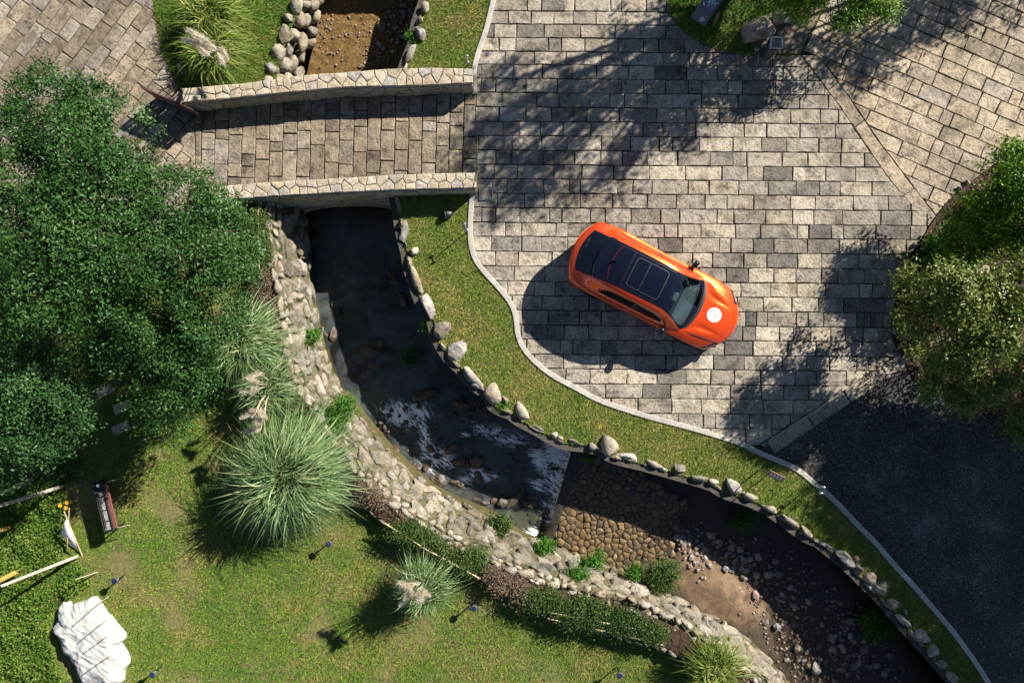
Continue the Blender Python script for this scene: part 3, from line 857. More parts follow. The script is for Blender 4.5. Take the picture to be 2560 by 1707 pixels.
for n_, c in enumerate(cell_list[:300]):
    c = inset(c if poly_area(c) > 0 else c[::-1], 0.008)
    if poly_area(c) < 0.004: continue
    vf = prism(c, -1.492 + rr_.uniform(-.02, .016), -1.62, 0.014, 0.012, 0.12, rr_.uniform(-.005, .012), .05)
    obj("cobble", mesh_from("cobble", vf[0], vf[1], M['cobble'], True), bed_lo)

# weir lip
a, b = PV(1366, 1366, -1.5), PV(1446, 1116, -1.5)
wv = []
n = 24
for i in range(n + 1):
    p = a.lerp(b, i / n); w = 0.02 * nz(p.x, p.y, 6)
    d = (b - a).normalized(); nn = Vector((-d.y, d.x, 0))
    if nn.x > 0: nn = -nn
    for off, z in ((-0.14, -1.47), (0.05 + w, -1.468), (0.12 + w, -1.52), (0.18 + w, -1.95)):
        q = p + nn * off; wv.append((q.x, q.y, z))
wf = [(i * 4 + k, i * 4 + k + 1, (i + 1) * 4 + k + 1, (i + 1) * 4 + k) for i in range(n) for k in range(3)]
tag(obj("weir", mesh_from("weir", wv, wf, M['wetrock'], True)), "low dark stone weir that the stream spills over", "weir")

# loose stones on the beds
def bed_height(x, y):
    return -1.5 + 0.26 * bar_mask(x, y) + 0.05 * nz(x, y, 1.3)
def scatter_stones(parent, regpx, z, n, smin, smax, seed, key='pebble', zf=None):
    rr = random.Random(seed)
    reg = [P(a, b, z)[:2] for a, b in regpx]
    x0, x1 = min(p[0] for p in reg), max(p[0] for p in reg); y0, y1 = min(p[1] for p in reg), max(p[1] for p in reg)
    k = 0
    while k < n:
        x, y = rr.uniform(x0, x1), rr.uniform(y0, y1)
        if not in_poly(np.array([x]), np.array([y]), reg)[0]: continue
        s = smin + (smax - smin) * rr.random() ** 2.2
        zz = zf(x, y) if zf else z
        rock("stone", key, (x, y, zz + s * 0.12), (s * rr.uniform(.9, 1.4), s * rr.uniform(.7, 1.0), s * rr.uniform(.5, .75)), rr.uniform(0, 6.3), parent, (rr.uniform(-.3, .3), rr.uniform(-.3, .3)), rr)
        k += 1
scatter_stones(bed_lo, [(1690, 1320), (1760, 1310), (1900, 1390), (1860, 1440), (1810, 1420), (1740, 1400), (1690, 1370)], -1.5, 88, 0.11, 0.32, 21, zf=bed_height)
scatter_stones(bed_lo, [(1850, 1380), (1960, 1400), (2100, 1500), (2230, 1640), (2260, 1760), (2020, 1760), (1960, 1680), (1900, 1560), (1870, 1450)], -1.5, 190, 0.10, 0.34, 22, zf=bed_height)
scatter_stones(bed_lo, [(1700, 1385), (1745, 1380), (1770, 1440), (1740, 1450)], -1.5, 22, 0.10, 0.22, 23, zf=bed_height)
scatter_stones(mud, [(985, 0), (1040, 0), (1020, 140), (900, 170), (925, 110)], -1.75, 150, 0.06, 0.2, 24)
scatter_stones(bed_up, [(1020, 800), (1090, 880), (1130, 930), (1060, 950), (1000, 900)], -2.12, 60, 0.07, 0.2, 25)
scatter_stones(bed_up, [(930, 1120), (1300, 1120), (1380, 1300), (1250, 1290), (1080, 1200)], -1.93, 70, 0.18, 0.6, 26, 'wetrock')
scatter_stones(bed_up, [(800, 700), (980, 640), (1040, 740), (1120, 900), (1000, 1000), (880, 1000), (820, 860)], -2.2, 55, .2, .75, 27, 'wetrock')
def rubble(parent, regpx, z, n, smin, smax, seed, zf, key='pebble'):
    rr = random.Random(seed); reg = [P(a, b, z)[:2] for a, b in regpx]
    protos = [(np.array([v.co[:] for v in me.vertices]), np.array([p.vertices[:] for p in me.polygons])) for me in ROCKS[key]]
    x0, x1 = min(p[0] for p in reg), max(p[0] for p in reg); y0, y1 = min(p[1] for p in reg), max(p[1] for p in reg)
    VV, FF, TT, o, k = [], [], [], 0, 0
    while k < n:
        x, y = rr.uniform(x0, x1), rr.uniform(y0, y1)
        if not in_poly(np.array([x]), np.array([y]), reg)[0]: continue
        v, f = rr.choice(protos); s_ = smin + (smax - smin) * rr.random() ** 2; a = rr.uniform(0, 6.3)
        w = v * np.array([s_ * rr.uniform(.9, 1.4), s_, s_ * .7]); c_, n_ = math.cos(a), math.sin(a)
        w = np.stack([w[:, 0] * c_ - w[:, 1] * n_ + x, w[:, 0] * n_ + w[:, 1] * c_ + y, w[:, 2] + zf(x, y) + s_ * .1], 1)
        VV.append(w); FF.append(f + o); TT += [rr.random()] * len(v); o += len(v); k += 1
    tag(obj("rubble", np_mesh("rubble", np.vstack(VV), np.vstack(FF), M[key], False, TT), parent), kind='stuff')
rubble(bed_lo, [(1680, 1310), (1780, 1290), (1960, 1360), (2150, 1510), (2290, 1690), (2300, 1780), (2010, 1780), (1930, 1640), (1880, 1540), (1850, 1420), (1740, 1380)], -1.5, 900, .04, .13, 91, bed_height)
rubble(mud, [(800, -20), (1040, -20), (1020, 150), (780, 175), (790, 80)], -1.75, 260, .03, .10, 92, lambda x, y: -1.75)
rubble(bed_up, [(905, 1070), (1000, 1010), (1200, 1000), (1400, 1110), (1370, 1330), (1200, 1270), (1020, 1160)], -1.98, 420, .06, .22, 93, lambda x, y: -1.95 + .06 * nz(x, y, 2.5, 9), 'wetrock')
BOULD = [("pebble", 1848, 1480, .52, .36, .36, 40, "angular tan boulder on the sandy bar in the stream"), ("pebble", 1847, 1530, .30, .27, .22, 10, "round ochre boulder below the sandy bar at the stream edge"),
         ("pebble", 1739, 1404, .26, .24, .2, 0, "rounded pale boulder at the upper tip of the sandy bar"), ("rock_grey", 2040, 1670, .40, .38, .3, 20, "pale grey boulder alone near the bottom of the stream bed"),
         ("pebble", 1848, 1468, .34, .18, .22, 30, "thin tilted brown slab leaning on the angular tan boulder"), ("wetrock", 1060, 985, 1.05, .5, .5, -20, "large wet brown boulder splitting the flow above the foam"),
         ("wetrock", 1150, 1010, .62, .42, .4, 25, "wet reddish boulder against the right bank beside the foam"), ("wetrock", 1215, 1255, .5, .35, .3, 0, "dark half sunken boulder in the rapids below the mossy ledge"), ("wetrock", 1320, 1165, .4, .3, .25, 60, "brown boulder breaking the water left of the weir")]
for key, px, py, l, w, h, ang, lab in BOULD:
    z = -1.42 if px > 1450 else -1.9
    o = rock("boulder", key, P(px, py, z), (l, w, h), math.radians(-ang), None, (0.1, -0.1))
    tag(o, lab, "boulder", "boulders in the stream")

# ------------------------------------------------------------------ left retaining wall with planter
def sweep(profile_fn, n=NS):
    V = []; m = None
    for i in range(n):
        pr = profile_fn(i); m = len(pr); V += pr
    F = [(i * m + k, (i + 1) * m + k, (i + 1) * m + k + 1, i * m + k + 1) for i in range(n - 1) for k in range(m - 1)]
    return V, F
def lerp3(a, b, t, z): return (a[0] + (b[0] - a[0]) * t, a[1] + (b[1] - a[1]) * t, z)
c0 = top_l[NS // 2]
wall_l = thing("retaining_wall", "pale rubble stone retaining wall with planter along the garden side of the stream", "wall", (c0[0], c0[1], ZG))
def core(i):
    p, t, f = plant_e[i], top_l[i], foot_l[i]
    d = np.array(f[:2]) - np.array(t[:2]); d = d / np.linalg.norm(d)
    f2 = (f[0] + d[0] * 0.16, f[1] + d[1] * 0.16, -1.38); f3 = (f2[0] + d[0] * 0.04, f2[1] + d[1] * 0.04, -2.5)
    return [(p[0], p[1], ZG - 0.3), (p[0], p[1], ZP - 0.06), lerp3(p, t, 0.06, ZP - 0.06), lerp3(p, t, 0.85, 0.12), lerp3(p, t, 1.12, 0.12), lerp3(t, f, 0.26, 0.02), lerp3(t, f, 0.34, -0.12), lerp3(t, f, 0.96, -1.30)]
part("wall_core", sweep(core), M['mortar'], wall_l, True)
def ledge(i):
    t, f = top_l[i], foot_l[i]
    d = np.array(f[:2]) - np.array(t[:2]); d = d / np.linalg.norm(d)
    j = 0.03 * mnoise.noise(Vector((i * 0.35, 0, 0)))
    q = lambda o, z: (f[0] + d[0] * o, f[1] + d[1] * o, z)
    if f[1] > P(0, 985, ZF)[1]: return [q(-0.25, -1.5), q(-.2, -1.6), q(-.16, -1.7), q(-.14, -1.8), q(-0.1, -2.5)]
    return [q(-0.06, -1.29), q(0.0, -1.31 + j), q(0.09 + j, -1.33), q(0.11 + j, -1.40), q(0.13 + j, -2.5)]
part("mossy_ledge", sweep(ledge), M['moss'], wall_l, True)
def pl_soil(i):
    p, t = plant_e[i], top_l[i]
    return [lerp3(p, t, 0.10, ZP - 0.03), lerp3(p, t, 0.4, ZP + 0.02), lerp3(p, t, 0.84, ZP + 0.01)]
part("planter_soil", sweep(pl_soil), M['bed_soil'], wall_l, True)
def along(line, s, L):
    return np.array([np.interp(s, L, line[:, k]) for k in range(3)])
Lt = np.concatenate([[0], np.cumsum(np.linalg.norm(np.diff(top_l[:, :2], axis=0), axis=1))])
rr = random.Random(31)
def row_stones(name, key, fn, lo, hi, wid, hei, tilt_fn=None, skip=0.0, s0=0.0, s1=None):
    s = s0; cnt = 0
    while s < (s1 or Lt[-1] - 0.3):
        L = rr.uniform(lo, hi)
        m = s + L / 2
        i = np.interp(m, Lt, np.arange(NS)); i0 = int(i); i1 = min(i0 + 1, NS - 1); ft = i - i0
        t = top_l[i0] * (1 - ft) + top_l[i1] * ft; f = foot_l[i0] * (1 - ft) + foot_l[i1] * ft; p = plant_e[i0] * (1 - ft) + plant_e[i1] * ft
        d = top_l[min(i0 + 2, NS - 1)] - top_l[max(i0 - 2, 0)]
        ang = math.atan2(d[1], d[0])
        pos, tl = fn(p, t, f)
        vis = abs(pos[0]) < 15.6 and abs(pos[1]) < 10.6
        if rr.random() > skip and vis:
            rock(name, key, pos, (L * 1.1, wid * rr.uniform(.7, 1.35), hei * rr.uniform(.7, 1.55)), ang + rr.uniform(-.3, .3), wall_l, (tl + rr.uniform(-.25, .25), rr.uniform(-.25, .25)), rr)
            cnt += 1
        s += L * 0.97
    return cnt
j2 = lambda a: rr.uniform(-a, a)
row_stones("coping_stone", 'rock', lambda p, t, f: ((t[0] + j2(.04), t[1] + j2(.04), 0.18 + j2(.05)), 0.0), 0.16, 0.58, 0.25, 0.24, skip=.06)
row_stones("coping_stone", 'rock', lambda p, t, f: (lerp3(t, f, 0.17 + j2(.03), 0.06 + j2(.03)), -0.3), 0.18, 0.42, 0.2, 0.18, skip=0.12)
row_stones("coping_stone", 'rock', lambda p, t, f: (lerp3(p, t, 0.80 + j2(.05), 0.17 + j2(.02)), 0.0), 0.16, 0.34, 0.18, 0.16, skip=0.45)
for tf, w in ((0.33, 0.24), (0.45, 0.30), (0.58, 0.32), (0.72, 0.32), (0.85, 0.30), (0.96, 0.22)):
    row_stones("face_stone", 'rock_wall', lambda p, t, f, tf=tf: (lerp3(t, f, tf + j2(.02), -0.10 - (tf - 0.34) / 0.62 * 1.18 + 0.02), -0.75), 0.22, 0.95, w * 1.3, 0.24)
row_stones("planter_stone", 'rock_wall', lambda p, t, f: ((p[0] + j2(.02), p[1] + j2(.02), ZP - 0.10 + j2(.02)), 0.0), 0.22, 0.42, 0.16, 0.2)
row_stones("planter_stone", 'rock_wall', lambda p, t, f: ((p[0] + j2(.02), p[1] + j2(.02), ZG + 0.1 + j2(.02)), 0.0), 0.25, 0.45, 0.16, 0.24)

# ------------------------------------------------------------------ right retaining wall with edging stones
def side_wall(line, label, seed, key='rock_wall', sgn=1, zb=-2.5, face=True, rows=((-0.10, .0), (-0.25, .07), (-0.6, .12), (-0.95, .18), (-1.3, .24)), s0=0.0):
    rr = random.Random(seed)
    mid = line[len(line) // 2]
    root = thing("retaining_wall", label, "wall", (mid[0], mid[1], -2.3))
    V = []; n = len(line)
    nr = []
    for i in range(n):
        d = line[min(i + 1, n - 1)] - line[max(i - 1, 0)]; d = d / np.linalg.norm(d)
        nn = np.array([d[1], -d[0]]) * sgn; nr.append(nn)
        for off, z in ((-0.22, -0.03), (0.0, -0.04), (0.03, -0.1), (BAT + 0.06, zb)):
            q = line[i] + nn * off; V.append((q[0], q[1], z))
    F = [(i * 4 + k, i * 4 + k + 1, (i + 1) * 4 + k + 1, (i + 1) * 4 + k) for i in range(n - 1) for k in range(3)]
    part("wall_core", (V, F), M['mortar_dark'], root, False)
    L = np.concatenate([[0], np.cumsum(np.linalg.norm(np.diff(line, axis=0), axis=1))])
    for z, off in rows:
        s = s0
        while s < L[-1] - 0.2:
            l = rr.uniform(0.3, 0.75); m = s + l / 2
            i = min(int(np.interp(m, L, np.arange(n))), n - 1)
            q = np.array([np.interp(m, L, line[:, 0]), np.interp(m, L, line[:, 1])]) + nr[i] * off
            if abs(q[0]) < 15.4 and abs(q[1]) < 10.5:
                ang = math.atan2(-nr[i][0] * sgn, nr[i][1] * sgn)
                rock("face_stone", key, (q[0], q[1], z + rr.uniform(-.04, .04)), (l * 1.05, 0.2, rr.uniform(.3, .4)), ang, root, (rr.uniform(-.1, .1), rr.uniform(-.08, .08)), rr)
            s += l
    return root, nr
wall_r, nr_ = side_wall(bank_r, "dark shaded rubble wall below the lawn strip along the plaza side of the stream", 41, sgn=-1)
# which way is the stream: check the sign once
mid = bank_r[40]; c_ = (Ls[8] + Rs[8]) / 2
EDGE = [(1009, 582, .24, .74, 0), (1037, 628, .26, .25, 0), (1040, 693, .26, .92, 18), (1071, 767, .34, .74, 28), (1107, 824, .54, .60, 10), (1144, 878, .56, .66, 15), (1179, 937, .26, .84, 38), (1234, 985, .42, .58, 30), (1262, 1000, .16, .28, 20), (1303, 1028, .30, .62, 35), (1521, 1115, .48, .54, 55),
        (1345, 1068, .12, .42, 60), (1385, 1086, .2, .26, 40), (1402, 1094, .12, .2, 60), (1440, 1106, .13, .5, 72), (1482, 1116, .2, .26, 70), (1571, 1143, .24, .7, 75), (1634, 1160, .18, .58, 78), (1700, 1170, .30, .36, 70), (1748, 1194, .18, .46, 72), (1785, 1205, .16, .32, 70), (1831, 1213, .34, .60, 40), (1873, 1240, .19, .52, 68), (1928, 1272, .2, .42, 60), (1974, 1301, .2, .58, 55), (2016, 1329, .18, .52, 52), (2061, 1360, .14, .46, 55), (2112, 1393, .32, .64, 52), (2141, 1395, .22, .26, 20), (2146, 1423, .28, .36, 40), (2173, 1443, .33, .38, 20), (2200, 1470, .44, .54, 70), (2227, 1506, .4, .42, 10), (2256, 1547, .2, .58, 45), (2262, 1528, .16, .2, 20), (2305, 1590, .46, .56, 60), (2329, 1624, .32, .40, 35), (2353, 1657, .28, .36, 60), (2381, 1690, .28, .5, 45), (2420, 1745, .35, .5, 45),
        (1003, 560, .2, .3, 5), (1024, 655, .2, .34, 5), (997, 512, .2, .5, 5), (1190, 962, .2, .3, 45)]
rr = random.Random(47)
for px, py, w, l, ang in EDGE:
    rock("edging_stone", rr.choice(['rock', 'rock_wall', 'rock_grey', 'rock_wall', 'rock']), P(px, py, 0.0 + rr.uniform(-.03, .05)), (w * rr.uniform(1.1, 1.4), l * rr.uniform(1.1, 1.35), min(w, l) * 0.9 + 0.08), math.radians(ang + rr.uniform(-12, 12)), wall_r, (rr.uniform(-.1, .1), rr.uniform(-.1, .1)), rr)
wall_rn, _ = side_wall(bank_rn, "shaded stone wall below the small lawn strip north of the bridge", 42, sgn=-1, s0=0.2)
for px, py, w, l, ang in [(1062, 20, .26, .42, -8), (1053, 50, .18, .22, -5), (1051, 83, .34, .58, 12), (1028, 133, .28, .78, -22), (1075, -40, .3, .5, -10)]:
    rock("edging_stone", 'rock_grey' if py == 83 else 'rock', P(px, py, 0.06), (w, l, w * .8), math.radians(ang), wall_rn, (0, 0), rr)

# cream boulder bank north of the bridge (left side)
bank = thing("boulder_bank", "steep bank of stacked cream boulders beside the ochre mud", "wall", P(745, 100, -1.0))
V = []; n = 14
for i in range(n):
    t = i / (n - 1)
    y = -160 + t * 395
    xt = np.interp(y, [-160, 0, 90, 190, 240], [790, 765, 725, 690, 660]); xf = np.interp(y, [-160, 0, 90, 150, 240], [806, 800, 785, 755, 750])
    V += [P(xt - 50, y, -0.01), P(xt - 34, y, -0.06), P(xf - 34, y, -1.8), P(xf - 10, y, -2.4)]
part("bank_core", (V, [(i * 4 + k, (i + 1) * 4 + k, (i + 1) * 4 + k + 1, i * 4 + k + 1) for i in range(n - 1) for k in range(3)]), M['mortar'], bank)
rr = random.Random(53)
for rowt, z in ((0.0, -0.02), (0.33, -0.5), (0.66, -1.0), (1.0, -1.55)):
    y = -60
    while y < 205:
        l = rr.uniform(26, 62)
        yy = y + l / 2
        xt = np.interp(yy, [-160, 0, 90, 190, 240], [770, 745, 712, 672, 650]); xf = np.interp(yy, [-160, 0, 90, 150, 240], [806, 800, 783, 752, 745])
        x = xt + (xf - xt) * rowt + rr.uniform(-5, 5)
        rock("bank_boulder", rr.choice(['rock', 'rock_wall', 'rock']), P(x, yy, z), (rr.uniform(.34, .5), l / S * 1.15, rr.uniform(.4, .55)), math.radians(rr.uniform(-25, 5) - 8), bank, (rr.uniform(-.2, .2), 0.45), rr)
        y += l * 0.92

# ------------------------------------------------------------------ stone bridge
bridge = thing("stone_bridge", "small arched stone bridge with rubble parapets carrying the path over the stream", "bridge", P(850, 340, -2.3))
HP = 0.72
N_OUT = [(453, 221), (603, 208), (768, 187), (860, 181), (1007, 170), (1181, 171)]; N_IN = [(458, 257), (622, 241), (768, 227), (860, 219), (1015, 215), (1183, 208)]
S_OUT = [(500, 470), (541, 467), (640, 457), (860, 444), (1033, 434), (1191, 431)]; S_IN = [(510, 505), (552, 501), (695, 490), (860, 481), (1033, 474), (1191, 470)]
def parapet(outer, inner, seed, arch):
    rr = random.Random(seed)
    o = catmull([P(a, b, HP) for a, b in outer], n=60)[:, :2]; i_ = catmull([P(a, b, HP) for a, b in inner], n=60)[:, :2]
    Lo = np.linalg.norm(np.diff((o + i_) / 2, axis=0), axis=1).sum(); W = np.linalg.norm(o - i_, axis=1).mean()
    def mp(u, v):       # u along 0..Lo, v across 0 (outer) .. W (inner)
        k = np.clip(u / Lo, 0, 1) * 59; a = int(k); b = min(a + 1, 59); f = k - a
        po = o[a] * (1 - f) + o[b] * f; pi = i_[a] * (1 - f) + i_[b] * f
        t = v / W
        return po * (1 - t) + pi * t
    # core
    zb = -0.1
    V = []
    for k in range(60):
        po, pi = o[k], i_[k]; d = (pi - po) / np.linalg.norm(pi - po)
        a, b = po + d * 0.03, pi - d * 0.03
        V += [(a[0], a[1], zb), (a[0], a[1], HP - 0.03), (b[0], b[1], HP - 0.03), (b[0], b[1], zb)]
    F = [(k * 4 + m, (k + 1) * 4 + m, (k + 1) * 4 + m + 1, k * 4 + m + 1) for k in range(59) for m in range(3)] + [(0, 1, 2, 3), (239, 238, 237, 236)]
    part("parapet_core", (V, F), M['mortar'], bridge)
    # coping stones
    pts = []
    for row, vr in ((0, 0.27), (1, 0.75)):
        u = rr.uniform(0, .2)
        while u < Lo:
            st = rr.choice([rr.uniform(.16, .28), rr.uniform(.3, .6)])
            pts.append((u + st / 2, W * (vr + rr.uniform(-.10, .10)))); u += st
    for c in voronoi(pts, [(0, 0), (Lo, 0), (Lo, W), (0, W)]):
        if poly_area(c) < 0: c = c[::-1]
        c = dedupe(inset(c, 0.009), 0.015)
        if len(c) < 3 or poly_area(c) < 0.008: continue
        w = []
        for p in c: w.append(tuple(mp(p[0], p[1])))
        vf = prism(w, HP + rr.uniform(-.012, .018), HP - 0.12, 0.014, 0.006, 0.22, rr.uniform(0, .012), 0.012)
        obj("coping_stone", mesh_from("coping_stone", vf[0], vf[1], M['coping']), bridge)
    # face stones (the face towards the south)
    base, dirn = (i_, 1)
    def face(u, z, dep):
        k = np.clip(u / Lo, 0, 1) * 59; a = int(k); b = min(a + 1, 59); f = k - a
        p = i_[a] * (1 - f) + i_[b] * f
        d = (i_[a] - o[a]); d = d / np.linalg.norm(d)
        q = p + d * dep
        return (q[0], q[1], z)
    z0 = -0.02 if not arch else -1.9
    pts = []
    z = z0
    while z < HP - 0.08:
        h = rr.uniform(0.2, 0.28); u = rr.uniform(0, .3)
        while u < Lo:
            st = rr.uniform(.28, .55); pts.append((u + st / 2, z + h / 2 + rr.uniform(-.06, .06))); u += st
        z += h
    for c in voronoi(pts, [(0, z0), (Lo, z0), (Lo, HP - 0.13), (0, HP - 0.13)]):
        if poly_area(c) < 0: c = c[::-1]
        if arch:
            cu = sum(p[0] for p in c) / len(c); cz = sum(p[1] for p in c) / len(c)
            p = face(cu, 0, 0); az = arch_z(p[0])
            if min(q[1] for q in c) < az + 0.12:
                c = [q for q in clip_half(c, 0, 1, -(az + 0.14))]
                if len(c) < 3: continue
            if cz < -0.3 and not (P(660, 0)[0] < p[0] < P(1080, 0)[0]): continue
        c = dedupe(inset(c, 0.008), 0.015)
        if len(c) < 3 or poly_area(c) < 0.008: continue
        vf = prism(c, 0.025 + rr.uniform(-.012, .02), -0.06, 0.014, 0.005, 0.25, 0.008, 0.03)
        V = [face(v[0], v[1], v[2] - 0.012) for v in vf[0]]
        obj("face_stone", mesh_from("face_stone", V, vf[1], M['coping']), bridge)
    return o, i_
AX0, AX1 = P(752, 500, -1.5)[0], P(986, 500, -1.5)[0]
def arch_z(x):
    t = (x - (AX0 + AX1) / 2) / ((AX1 - AX0) / 2)
    if abs(t) >= 1: return -2.6
    return -2.1 + 1.15 * math.sqrt(max(0.0, 1 - t * t))
no, ni = parapet(N_OUT, N_IN, 61, False)
so, si = parapet(S_OUT, S_IN, 62, True)
# vault block
xsb = np.concatenate([[P(560, 0)[0]], [P(640, 0)[0]], np.linspace(AX0 - 0.001, AX1 + 0.001, 26), [P(1075, 0)[0]], [P(1180, 0)[0]]])
V, F = [], []
for x in xsb:
    yn = np.interp(x, no[:, 0], no[:, 1]) - 0.02; ys_ = np.interp(x, si[:, 0], si[:, 1]) + 0.03
    zb_ = max(arch_z(x), -2.6)
    V += [(x, yn, -0.05), (x, ys_, -0.05), (x, ys_, zb_), (x, yn, zb_)]
for k in range(len(xsb) - 1):
    for m in range(4):
        F.append((k * 4 + m, (k + 1) * 4 + m, (k + 1) * 4 + (m + 1) % 4, k * 4 + (m + 1) % 4))
part("vault", (V, F), M['mortar_dark'], bridge)
# arch ring stones
na = 17
for k in range(na):
    a0, a1 = math.pi * (k + .05) / na, math.pi * (k + .95) / na
    cx = (AX0 + AX1) / 2; rx = (AX1 - AX0) / 2
    pr = []
    for r_ in (1.0, 1.14):
        for a in ((a0, a1) if r_ == 1.0 else (a1, a0)):
            pr.append((cx - rx * r_ * math.cos(a), -2.1 + (1.15 + (r_ - 1) * 1.1) * math.sin(a)))
    V = []
    for dep in (0.05, -0.1):
        for x, z in pr:
            V.append((x, np.interp(x, si[:, 0], si[:, 1]) - dep, z))
    part("arch_stone", (V, [(0, 1, 2, 3), (7, 6, 5, 4), (0, 4, 5, 1), (1, 5, 6, 2), (2, 6, 7, 3), (3, 7, 4, 0)]), M['coping'], bridge)
# deck of long stones laid across the walking direction
deck = [P(486, 292)[:2], P(500, 280)[:2]] + [tuple(p) for p in ni[6:]] + [P(1188, 236)[:2], P(1192, 436)[:2]] + [tuple(p) for p in so[::-1][:-2]] + [P(490, 470)[:2]]
rd = []
x = 0.03
while x > -11: rd.append(x); x -= R.uniform(0.385, 0.425)
pd_ = paving("bridge_paving", deck, math.radians(88.5), sorted([-v for v in rd]), (0.55, 1.1), M['slab_brown'], origin=P(1187, 440)[:2], seed=12, ztop=0.012)

# ------------------------------------------------------------------ the car
def paint_mat(name, col, rough=0.5, metal=0.0):
    m, nt, out = new_mat(name)
    p = nd(nt, "ShaderNodeBsdfPrincipled", {'Base Color': (*col, 1), 'Roughness': rough, 'Metallic': metal})
    p.inputs['Coat Weight'].default_value = 1.0; p.inputs['Coat Roughness'].default_value = 0.03
    p.inputs['Specular IOR Level'].default_value = 0.15
    nt.links.new(p.outputs[0], out.inputs[0]); return m
def glass_mat(name, tint, refl=0.06, dark=0.0):
    m, nt, out = new_mat(name)
    tr = nd(nt, "ShaderNodeBsdfTransparent", {'Color': (*tint, 1)})
    gl = nd(nt, "ShaderNodeBsdfGlossy", {'Roughness': 0.02, 'Color': (1, 1, 1, 1)})
    fr = schlick(nt, None, 0.045)
    mx = nd(nt, "ShaderNodeMixShader", {0: mathn(nt, 'ADD', fr, refl), 1: tr.outputs[0], 2: gl.outputs[0]})
    nt.links.new(mx.outputs[0], out.inputs[0]); return m
M['orange'] = paint_mat('orange_paint', (0.70, 0.062, 0.005), 0.38, 0.45)
M['black_gloss'] = paint_mat('gloss_black', (0.004, 0.005, 0.012), 0.12)
M['black_trim'] = flat_mat('black_trim', (0.012, 0.012, 0.013), 0.5, 0, 0.1)
M['tyre'] = flat_mat('tyre_rubber', (0.02, 0.02, 0.02), 0.85, 0, 0.2, 40)
M['rim'] = flat_mat('dark_rim', (0.06, 0.06, 0.065), 0.3, 0.9, 0.05)
M['glass'] = glass_mat('car_glass', (0.40, 0.48, 0.50), 0.05)
M['glass_dark'] = glass_mat('tinted_glass', (0.12, 0.14, 0.14), 0.05)
M['seat'] = flat_mat('cream_leather', (0.50, 0.46, 0.38), 0.6, 0, 0.1, 12)
M['dash'] = flat_mat('grey_dashboard', (0.22, 0.23, 0.22), 0.6, 0, 0.1, 12)
M['lamp_white'] = flat_mat('lamp_white', (0.75, 0.77, 0.8), 0.2, 0, 0.02)
M['lamp_red'] = flat_mat('lamp_red', (0.25, 0.008, 0.008), 0.2, 0, 0.05)
M['white_vinyl'] = flat_mat('white_vinyl', (0.80, 0.80, 0.80), 0.35, 0, 0.02)
M['gold'] = flat_mat('gold_print', (0.42, 0.31, 0.10), 0.4, 0, 0.05)
M['ink'] = flat_mat('dark_print', (0.03, 0.035, 0.05), 0.5, 0, 0.05)
M['chrome'] = flat_mat('bright_metal', (0.7, 0.7, 0.72), 0.15, 1.0, 0.03)

